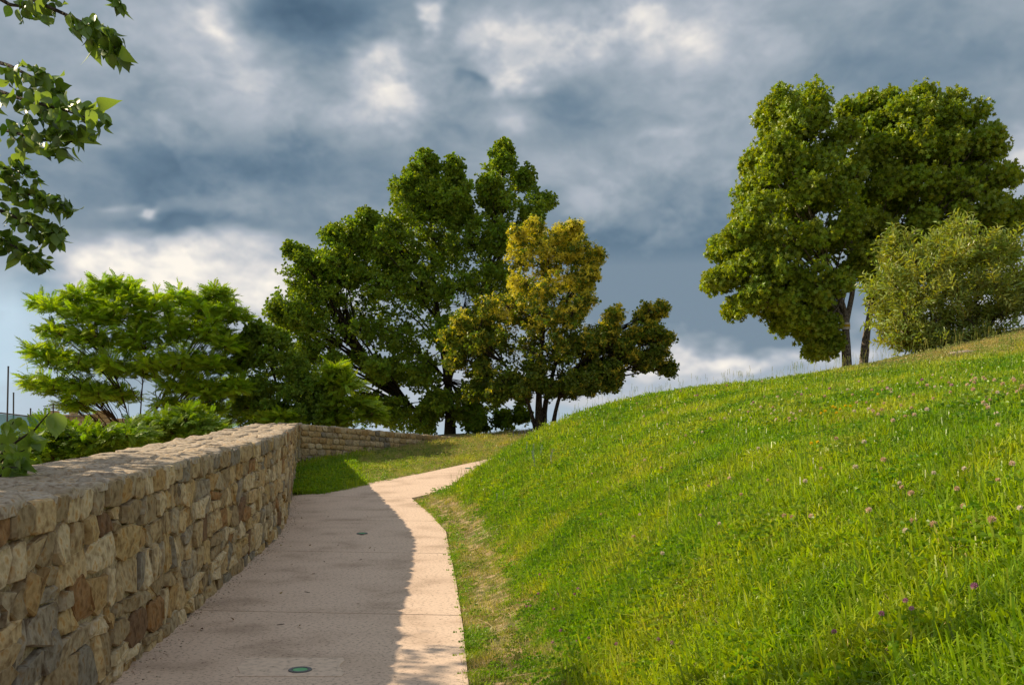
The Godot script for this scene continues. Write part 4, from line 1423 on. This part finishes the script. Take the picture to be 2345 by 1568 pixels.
func grass() -> void:
	var sets := {}
	for k in ["fine", "lush", "short", "dry", "clover", "weed"]:
		sets[k] = [[], []]
	var lushc := Color(0.22, 0.38, 0.012)
	var yel := Color(0.44, 0.53, 0.02)
	var dryc := Color(0.55, 0.43, 0.18)
	var zones := [[1.6, 8.0, 0.032], [8.0, 13.0, 0.042], [13.0, 22.0, 0.060], [22.0, 36.5, 0.10]]
	for z in zones:
		var d: float = z[0]
		while d < z[1]:
			var x := -6.0 if d > 19.0 else path_edge(d) - 0.02
			var x_end := 0.56 * d + 1.0
			while x < x_end:
				var gx: float = x + rng.randf_range(-0.5, 0.5) * z[2]
				var gd: float = d + rng.randf_range(-0.5, 0.5) * z[2]
				x += z[2]
				var u1 := gx - path_edge(gd)
				var u2 := side2(gx, gd)
				var on_hill := u1 > 0.0 and u2 > 0.03
				var v := -u2 - PATH2_W
				var on_lawn := gd > 20.6 and v > 0.02 and gx > wall_x(gd) + 0.02 and v < 7.0
				if not on_hill and not on_lawn:
					continue
				if on_lawn:
					var fw := (gx + 5.80) * 0.857 - (gd - 27.15) * 0.514   # distance to the block wall
					if fw < 0.03 and gd > 26.5:
						continue
				var p := on_ground(gx, gd, -0.006)
				if not seen(p):
					continue
				var n1 := N2.get_noise_2d(gx * 2.2, gd * 2.2)
				var n2 := N2.get_noise_2d(gx * 7.0 + 50.0, gd * 7.0)
				var n3 := N1.get_noise_2d(gx * 5.0 - 30.0, gd * 5.0)
				var dry := 0.12 + 0.42 * n1 + 0.22 * n2
				var tall := 0.75 + 0.5 * n3 + 0.3 * n1
				var u := minf(u1, u2) if on_hill else v
				if on_hill:
					if u1 < 0.75 and gd < 20.0:
						var k := clampf(1.5 - absf(u1 - 0.30) / 0.24 + n2 * 1.2, 0.0, 1.0)
						dry += 0.75 * k + 0.2 * n2
						tall *= 0.30 + 0.7 * clampf((u1 - 0.45) / 0.5, 0.0, 1.0)
						if rng.randf() < 0.62 * k:
							continue
					tall *= 0.40 + 0.60 * clampf((u2 - 0.3) / 1.4, 0.0, 1.0)
					var crest := maxf(clampf((gd - 21.0) / 4.0, 0.0, 1.0), clampf((gd - 14.5) / 3.0, 0.0, 1.0) * clampf((gx - 5.0) / 1.5, 0.0, 1.0))
					dry += 0.95 * crest
					tall *= 1.0 - 0.55 * crest
					dry -= 0.15 * clampf((8.0 - gd) / 4.0, 0.0, 1.0)
				else:
					var t := along2(gx, gd)
					tall = 0.42 + 0.2 * n1
					dry = 0.25 + 0.2 * n2 + 0.06 * t
					if gx < wall_x(gd) + 1.6:
						dry -= 0.35
						tall = 0.9
				var kind := "fine"
				var r := rng.randf()
				if r < clampf(dry, 0.0, 0.9) * 0.55:
					kind = "dry"
				elif tall < 0.5:
					kind = "short" if rng.randf() < 0.8 else "clover"
				elif n2 + n3 > 0.16 and r > 0.25:
					kind = "clover" if rng.randf() < 0.6 else "lush"
				elif r > 0.72 - 0.3 * n3 - (0.15 if gd < 8.0 else 0.0):
					kind = "lush"
				if kind != "dry" and tall >= 0.5 and rng.randf() < 0.16 + 0.5 * maxf(0.0, n2 - 0.05):
					kind = "weed"
				var sc := rng.randf_range(0.75, 1.25) * clampf(0.72 + 0.45 * tall, 0.5, 1.35) * (1.0 + clampf((gd - 10.0) / 30.0, 0.0, 0.5))
				var c := lushc.lerp(yel, clampf(0.40 + 1.0 * n1 + 0.5 * n2 + 0.5 * rng.randf_range(-0.6, 0.6), 0.0, 1.0))
				if kind == "dry":
					c = dryc
				else:
					c = c.lerp(dryc, clampf(dry * 0.7 - 0.12, 0.0, 0.8))
				if kind == "clover":
					c = Color(c.r * 0.62, c.g * 0.78, c.b)
				var lean := (Vector3.UP * 0.6 + up_at(gx, gd) * 0.4).normalized()
				sets[kind][0].append(Transform3D(aim(lean, rng.randf() * TAU, sc), p))
				sets[kind][1].append(shade_of(c, 0.32))
			d += z[2]
	var names := {"fine": ["meadow_grass", "fine green meadow grass covering the bank and the lawn", "grass"], "lush": ["lush_grass", "broad-bladed lush grass in tufts on the bank", "grass"], "short": ["short_grass", "short grass along the path edge and on the lawn", "grass"], "dry": ["dry_grass", "thin dry straw-coloured grass among the green", "grass"], "weed": ["meadow_herbs", "small leafy herbs scattered through the meadow grass", "plants"], "clover": ["clover_leaves", "low clover leaves growing between the grasses", "clover"]}
	for k in sets:
		var xf: Array = sets[k][0]
		var n := xf.size()
		tag(scatter(tuft(k), M.straw if k == "dry" else M.grass, xf, sets[k][1], names[k][0]), names[k][1], names[k][2])
	# tall stems with seed heads, thick along the crest
	var sx := []
	var st := []
	while sx.size() < 800:
		var d := rng.randf_range(6.0, 23.0) if rng.randf() < 0.14 else rng.randf_range(15.5, 22.0)
		var x := rng.randf_range(-1.2, 0.55 * d)
		var u := minf(x - path_edge(d), side2(x, d))
		if u < 0.5 or N2.get_noise_2d(x * 3.0, d * 3.0) < -0.1:
			continue
		sx.append(Transform3D(aim(Vector3(rng.randfn(0, 0.10), 1, rng.randfn(0, 0.10)), rng.randf() * TAU, rng.randf_range(0.35, 0.95)), on_ground(x, d)))
		st.append(shade_of(Color(0.42, 0.40, 0.13) if rng.randf() < 0.6 else Color(0.26, 0.34, 0.07), 0.25))
	var sh := Shape.new()
	sh.tube([Vector3.ZERO, Vector3(0.01, 0.2, 0), Vector3(0.035, 0.40, 0.01)], [0.0018, 0.0015, 0.001], 3, Color(1, 1, 0.999), false)
	for i in 16:
		var f := i / 15.0
		blade(sh, Transform3D(aim(Vector3(cos(i * 2.4) * 0.5, 1, sin(i * 2.4) * 0.5), i * 1.3, 1.0), Vector3(0.032 + 0.012 * f, 0.36 + 0.1 * f, 0.01)), [[0.0, 0.0], [0.008, 0.0035], [0.018, 0.0]], Color(1.15, 1.0, 0.8), 0.3)
	sh.smooth = false
	sh.n.clear()
	tag(scatter(sh.mesh(), M.straw, sx, st, "grass_stems"), "tall flowering grass stems standing above the meadow", "grass")


# ------------------------------------------------------------------ flowers
func hit(px: float, py: float, from := 3.0) -> Vector3:
	var d := from
	while d < 45.0:
		var p := at(px, py, d)
		if p.y < ground_h(p.x, d):
			return p
		d += 0.04
	return Vector3.INF


func head(r: float, spiky: float) -> ArrayMesh:
	var sh := Shape.new()
	for i in 26:
		var z := 1.0 - 1.75 * (i + 0.5) / 26.0
		var a := i * 2.39996
		var q := sqrt(maxf(0.0, 1.0 - z * z))
		var dir := Vector3(q * cos(a), z, q * sin(a))
		blade(sh, Transform3D(aim(dir + Vector3(0, 0.3, 0), a, 1.0), dir * r * 0.3), [[0.0, r * 0.12], [r * 0.45, r * 0.26], [r * spiky, 0.0]], shade_of(Color(1, 1, 0.999), 0.2), 0.4)
	return sh.mesh()


func flower(called: String, label: String, group: String, p: Vector3, height: float, mesh: Mesh, petal: Material, stemm: Material, stem_mesh: Mesh, s := 1.0) -> void:
	var o := thing(called, label, "flower", p, group)
	o.rotation = Vector3(rng.randfn(0, 0.15), rng.randf() * TAU, rng.randfn(0, 0.15))
	var st := put(stem_mesh, "stem", stemm, o)
	st.scale = Vector3(1, height, 1)
	var h := put(mesh, "flower_head", petal, o)
	h.position = Vector3(0, height, 0)
	h.scale = Vector3.ONE * s


func tinted(c: Color) -> StandardMaterial3D:
	var m := leafy(0.7, Color(0.7, 0.7, 0.7), 0.2)
	m.albedo_color = c
	return m


func flowers() -> void:
	var ball := head(0.012, 0.85)
	var stem := Shape.new()
	stem.tube([Vector3(0, -0.1, 0), Vector3(0, 1.0, 0)], [0.0014, 0.001], 4, Color.WHITE, false)
	var stem_mesh := stem.mesh()
	var stem_mat := plain(lin(0.10, 0.16, 0.03), 0.6)
	var white := [tinted(lin(0.78, 0.58, 0.42)), tinted(lin(0.66, 0.46, 0.30)), tinted(lin(0.80, 0.68, 0.54))]
	var pink := [tinted(lin(0.50, 0.22, 0.34)), tinted(lin(0.55, 0.30, 0.38))]
	var yellow := tinted(lin(0.85, 0.62, 0.02))
	for q in [[1075, 577], [1065, 768], [1235, 785], [1430, 738], [1400, 790], [1010, 850], [965, 875], [1200, 897], [1218, 930], [1483, 1082], [1272, 1137], [1188, 1262], [1445, 1270], [1555, 1230], [1800, 1300], [2180, 1278], [2250, 1285]]:
		var p := hit((1700 + q[0] * 0.4264) / 1.7467, (2100 + q[1] * 0.4264) / 1.7467 + 8.0)
		flower("pink_clover", "pink clover head in the lush grass at the foot of the bank", "pink clover heads at the foot of the bank", p, 0.14, ball, pink[rng.randi() % 2], stem_mat, stem_mesh, 1.0)
	for q in [[1400, 1145, 1.2], [855, 1230, 0.9], [650, 1318, 1.0], [850, 1310, 0.9], [335, 1455, 1.0]]:
		var p := hit((3200 + q[0] * 0.535) / 1.7467, (1900 + q[1] * 0.535) / 1.7467 + 10.0)
		flower("pink_clover", "pink clover head among the long shining blades of the bank", "pink clover heads in the long grass", p, 0.17, ball, pink[rng.randi() % 2], stem_mat, stem_mesh, q[2])
	for q in [[2030, 925], [2170, 925], [1905, 922], [1840, 935], [1720, 950], [1600, 930], [1560, 918], [1660, 905], [1500, 930], [2120, 905]]:
		var p := hit(q[0], q[1])
		flower("pink_clover", "small pink clover head near the crest of the bank", "pink clover heads near the crest", p, 0.17, ball, pink[rng.randi() % 2], stem_mat, stem_mesh, 1.5)
	var n := 0
	while n < 150:
		var px := rng.randf_range(1350, 2345)
		var py := rng.randf_range(880, 1330)
		var near_band := exp(-pow((py - (1120.0 - px * 0.085)) / 45.0, 2.0))
		if rng.randf() > 0.10 + 0.9 * near_band * clampf((px - 1300.0) / 500.0, 0.3, 1.0):
			continue
		var p := hit(px, py)
		if p == Vector3.INF or minf(p.x - path_edge(-p.z), side2(p.x, -p.z)) < 0.6:
			continue
		flower("white_clover", "cream white clover head in the meadow of the bank", "white clover heads on the bank", p, rng.randf_range(0.13, 0.19), ball, white[rng.randi() % 3], stem_mat, stem_mesh, rng.randf_range(1.0, 1.5))
		n += 1
	for q in [[3518, 1627], [3393, 1680], [3338, 1683], [3372, 1690], [3317, 1698], [3292, 1709], [3340, 1680], [3388, 1678], [3316, 1698], [3341, 1709], [3267, 1838], [3258, 1842]]:
		var p := hit(q[0] / 1.7467, q[1] / 1.7467 + 4.0)
		flower("yellow_flower", "tiny yellow flower in the green upper bank", "yellow flowers on the upper bank", p, 0.15, ball, yellow, stem_mat, stem_mesh, 1.25)
	# blue spikes by the upper path
	var spike := Shape.new()
	for i in 40:
		var f := i / 39.0
		var a := i * 2.4
		var dir := Vector3(cos(a), 0.5, sin(a)).normalized()
		blade(spike, Transform3D(aim(dir, a, 1.0), Vector3(0, 0.42 * f, 0) + dir * 0.006), [[0.0, 0.0], [0.014, 0.009], [0.026, 0.0]], shade_of(Color(1, 1, 0.999), 0.25), 0.3)
	var spike_mesh := spike.mesh()
	var bluem := [tinted(lin(0.16, 0.17, 0.48)), tinted(lin(0.24, 0.20, 0.48))]
	for q in [[1222, 1062, 0.9], [1228, 1082, 1.0], [1258, 1072, 0.8], [1206, 1052, 0.8], [1234, 1066, 0.9], [1268, 1084, 0.7], [1150, 1160, 0.6], [1136, 1168, 0.6], [1195, 1002, 1.0], [1208, 998, 1.1], [1184, 1006, 0.9], [1218, 1004, 1.0], [1200, 1008, 0.9], [1174, 1008, 0.8]]:
		var p := hit(q[0], q[1])
		if p == Vector3.INF:
			continue
		flower("blue_flower_spike", "blue flower spike in the grass beside the upper path", "blue flower spikes by the upper path", p, 0.10, spike_mesh, bluem[rng.randi() % 2], stem_mat, stem_mesh, q[2] * 0.6)


# ------------------------------------------------------------------ small things and the far left
func small_things() -> void:
	# litter on the path
	var leafm := [plain(lin(0.16, 0.09, 0.04), 0.8), plain(lin(0.09, 0.055, 0.03), 0.8), plain(lin(0.28, 0.20, 0.06), 0.8)]
	var shape := broad_leaf(0.05, 6.0)
	for i in 26:
		var d := rng.randf_range(6.0, 17.0)
		var x := lerpf(wall_x(d), path_edge(d), pow(rng.randf(), 1.6) * 0.7 + 0.06)
		var lf := put(shape, "fallen_leaf", leafm[rng.randi() % 3])
		lf.transform = Transform3D(aim(Vector3(rng.randfn(), 0.15, rng.randfn()), rng.randf_range(1.2, 1.9), rng.randf_range(0.4, 0.9)), Vector3(x, path_level(x, d) + 0.008, -d))
		tag(lf, "small curled brown leaf lying on the shaded path", "leaf", "fallen leaves on the path")
	for q in [[10.2, -2.1, 0.10], [8.6, -2.0, 0.07], [12.2, -2.3, 0.06], [14.6, -2.2, 0.06]]:
		var sh := Shape.new()
		sh.tube([Vector3(-q[2] / 2, 0.003, 0), Vector3(0, 0.006, 0.006), Vector3(q[2] / 2, 0.003, 0)], [0.003, 0.0035, 0.002], 5)
		var o := put(sh.mesh(), "twig", M.bark_dark)
		o.position = Vector3(q[1], path_level(q[1], q[0]) + 0.002, -q[0])
		o.rotation.y = q[0] * 3.0
		tag(o, "short dark twig lying on the shaded path", "twig", "twigs on the path")
	var xf := []
	var tint := []
	for i in 800:   # grit washed against the foot of the wall
		var d := rng.randf_range(4.5, 20.4)
		var x := wall_x(d) + 0.03 + absf(rng.randfn(0, 0.09))
		xf.append(Transform3D(Basis.from_euler(Vector3(rng.randf(), rng.randf() * 6.0, rng.randf())).scaled(Vector3(1.2, 0.7, 1.0) * rng.randf_range(0.002, 0.009)), Vector3(x, path_level(x, d) + 0.002, -d)))
		tint.append(shade_of(Color(0.42, 0.33, 0.25), 0.4))
	var rock := SphereMesh.new()
	rock.radius = 1.0
	rock.height = 2.0
	rock.radial_segments = 7
	rock.rings = 4
	var gm := plain(Color.WHITE, 0.95)
	gm.vertex_color_use_as_albedo = true
	tag(scatter(rock, gm, xf, tint, "grit"), "loose grit and crumbs along the foot of the rubble wall", "gravel")
	# straws lying on the dry strip
	for i in 16:
		var d := rng.randf_range(6.4, 15.0)
		var x := path_edge(d) + rng.randf_range(0.08, 0.5)
		var sh := Shape.new()
		var l := rng.randf_range(0.08, 0.22)
		sh.tube([Vector3(-l, 0.012, 0), Vector3(0, 0.025, 0.01), Vector3(l, 0.015, 0)], [0.0016, 0.002, 0.0014], 4)
		var o := put(sh.mesh(), "straw", plain(lin(0.55, 0.43, 0.22), 0.6))
		o.position = on_ground(x, d, 0.015)
		o.rotation = Vector3(0, rng.randf() * TAU, 0.1)
		tag(o, "pale dry straw lying on the trodden strip beside the path", "straw", "straws beside the path")
	# half-buried rock under the bush
	var rk := Shape.new()
	for j in 7:
		for i in 12:
			var a := TAU * i / 12.0
			var b := PI * j / 6.0
			var q := Vector3(sin(b) * cos(a) * 0.75, cos(b) * 0.16, sin(b) * sin(a) * 0.5) * (1.0 + 0.18 * N2.get_noise_2d(i * 7.0, j * 9.0))
			rk.vert(q)
	for j in 6:
		for i in 12:
			rk.quad(j * 12 + i, (j + 1) * 12 + i, (j + 1) * 12 + (i + 1) % 12, j * 12 + (i + 1) % 12)
	for q in [[2215, 812, "flat grey rock half buried in the dry bank below the bush"], [2290, 770, "small grey rock on the skyline right of the bush"]]:
		var p := hit(q[0], q[1])
		if p == Vector3.INF:
			p = on_ground(at(q[0], 800, 25.0).x, 25.0)
		var o := put(soft(rk), "rock", M.stones[4])
		o.position = p
		o.scale = Vector3(0.45, 0.5, 0.4)
		tag(o, q[2], "rock")
	# far left: posts of a site fence, netting, a ruined wall with a girder on it
	var steel := plain(lin(0.07, 0.06, 0.055), 0.6, 0.5)
	for q in [[18, 840, 9, 1030, 26.0, "tall thin dark post leaning over the teal netting", 0.022], [30, 900, 28, 1030, 26.5, "shorter thin dark post behind the teal netting", 0.02], [69, 936, 68, 1030, 27.0, "short fence post before the ruined wall", 0.02], [121, 926, 121, 1030, 27.0, "fence post standing at the locust tree's left", 0.02]]:
		var top := at(q[0], q[1], q[4])
		var foot := at(q[2], q[3] + 60, q[4])
		foot.y = minf(foot.y, ground_h(foot.x, q[4]))
		var o := thing("fence_post", q[5], "post", foot, "posts of the site fence")
		var sh := Shape.new()
		sh.tube([Vector3(0, -0.2, 0), (top - foot) * 0.5, top - foot], [q[6], q[6], q[6]], 8)
		put(sh.mesh(), "pole", steel, o)
		var cap := Shape.new()
		cap.tube([top - foot, top - foot + Vector3(0, 0.02, 0)], [q[6] * 1.15, q[6] * 1.15], 8)
		put(cap.mesh(), "cap", steel, o)
	for q in [[-10, 944, 100, 957, 26.2, "sloping top rail of the netting fence"], [72, 953, 190, 953, 27.1, "level rail between the short fence posts"], [72, 985, 190, 985, 27.1, "lower rail between the short fence posts"]]:
		var a := at(q[0], q[1], q[4])
		var b := at(q[2], q[3], q[4])
		var o := thing("fence_rail", q[5], "rail", a, "rails of the site fence")
		var sh := Shape.new()
		sh.tube([Vector3.ZERO, (b - a) * 0.5, b - a], [0.018, 0.018, 0.018], 7)
		put(sh.mesh(), "pipe", steel, o)
	var net := Shape.new()
	for i in 15:
		for j in 6:
			var a := at(lerpf(-12, 98, i / 14.0), lerpf(946, 958, i / 14.0) + j * 10.0, 26.25)
			net.vert(a + Vector3(0, 0, 0.05 * sin(i * 1.7) + 0.03 * sin(j * 2.0 + i)))
	for i in 14:
		for j in 5:
			var k := i * 6 + j
			net.quad(k, k + 1, k + 7, k + 6)
	var nm := plain(lin(0.09, 0.28, 0.25), 0.9, 0.2)
	nm.albedo_color.a = 0.82
	nm.transparency = BaseMaterial3D.TRANSPARENCY_ALPHA
	tag(put(soft(net), "netting", nm), "teal shade netting hung on the site fence", "netting")
	# ruined wall
	var D := 62.0
	var foot2 := at(200, 1120, D)
	var ruin := thing("ruined_wall", "broken tan stone wall of a ruin beyond the fence", "ruin", foot2)
	var y := 1120.0
	while y > 945.0:
		var x := 70.0 + rng.randf() * 6.0
		while x < 330.0:
			var w := rng.randf_range(9.0, 20.0)
			var crown := 958.0 - 14.0 * clampf((x - 60.0) / 60.0, 0.0, 1.0) + 10.0 * N2.get_noise_1d(x * 0.4) + (12.0 if x > 235 else 0.0)
			if x < 95.0:
				crown = 950.0
			if y - 9.0 > crown - 4.0:
				var bm := BoxMesh.new()
				var b := put(chamfered(Vector3((w - 0.6) / FOC * D, 8.6 / FOC * D, rng.randf_range(0.8, 0.95))), "block", M.stones[[0, 10, 5, 2, 1][rng.randi() % 5]], ruin)
				b.position = local(ruin, at(x + w / 2, y - 4.5, D))
			x += w
		y -= 9.0
	var gird := thing("lattice_girder", "thin lattice girder lying along the top of the ruined wall", "girder", at(150, 944, D - 0.3))
	var ga := at(98, 938, D - 0.3) - gird.position
	var gb := at(220, 925, D - 0.3) - gird.position
	for k in 2:
		var sh := Shape.new()
		sh.tube([ga + Vector3(0, k * 0.22, 0), gb + Vector3(0, k * 0.22, 0)], [0.02, 0.02], 5)
		put(sh.mesh(), "chord", M.bark_red, gird)
	for k in 12:
		var sh := Shape.new()
		sh.tube([ga.lerp(gb, k / 12.0), ga.lerp(gb, (k + 0.5) / 12.0) + Vector3(0, 0.22, 0), ga.lerp(gb, (k + 1.0) / 12.0)], [0.012, 0.012, 0.012], 4)
		put(sh.mesh(), "brace", M.bark_red, gird)


func chamfered(size: Vector3) -> ArrayMesh:
	var sh := Shape.new()
	var h := size / 2.0
	var c := minf(h.x, h.y) * 0.18
	var layers := [[-h.y, c], [-h.y + c, 0.0], [h.y - c, 0.0], [h.y, c]]
	for l in layers:
		for s in [[-1, -1], [1, -1], [1, 1], [-1, 1]]:
			sh.vert(Vector3(s[0] * (h.x - l[1]), l[0], s[1] * (h.z - l[1])))
	for j in 3:
		for k in 4:
			sh.quad(j * 4 + k, j * 4 + (k + 1) % 4, (j + 1) * 4 + (k + 1) % 4, (j + 1) * 4 + k)
	sh.quad(12, 13, 14, 15)
	sh.quad(3, 2, 1, 0)
	return sh.mesh()
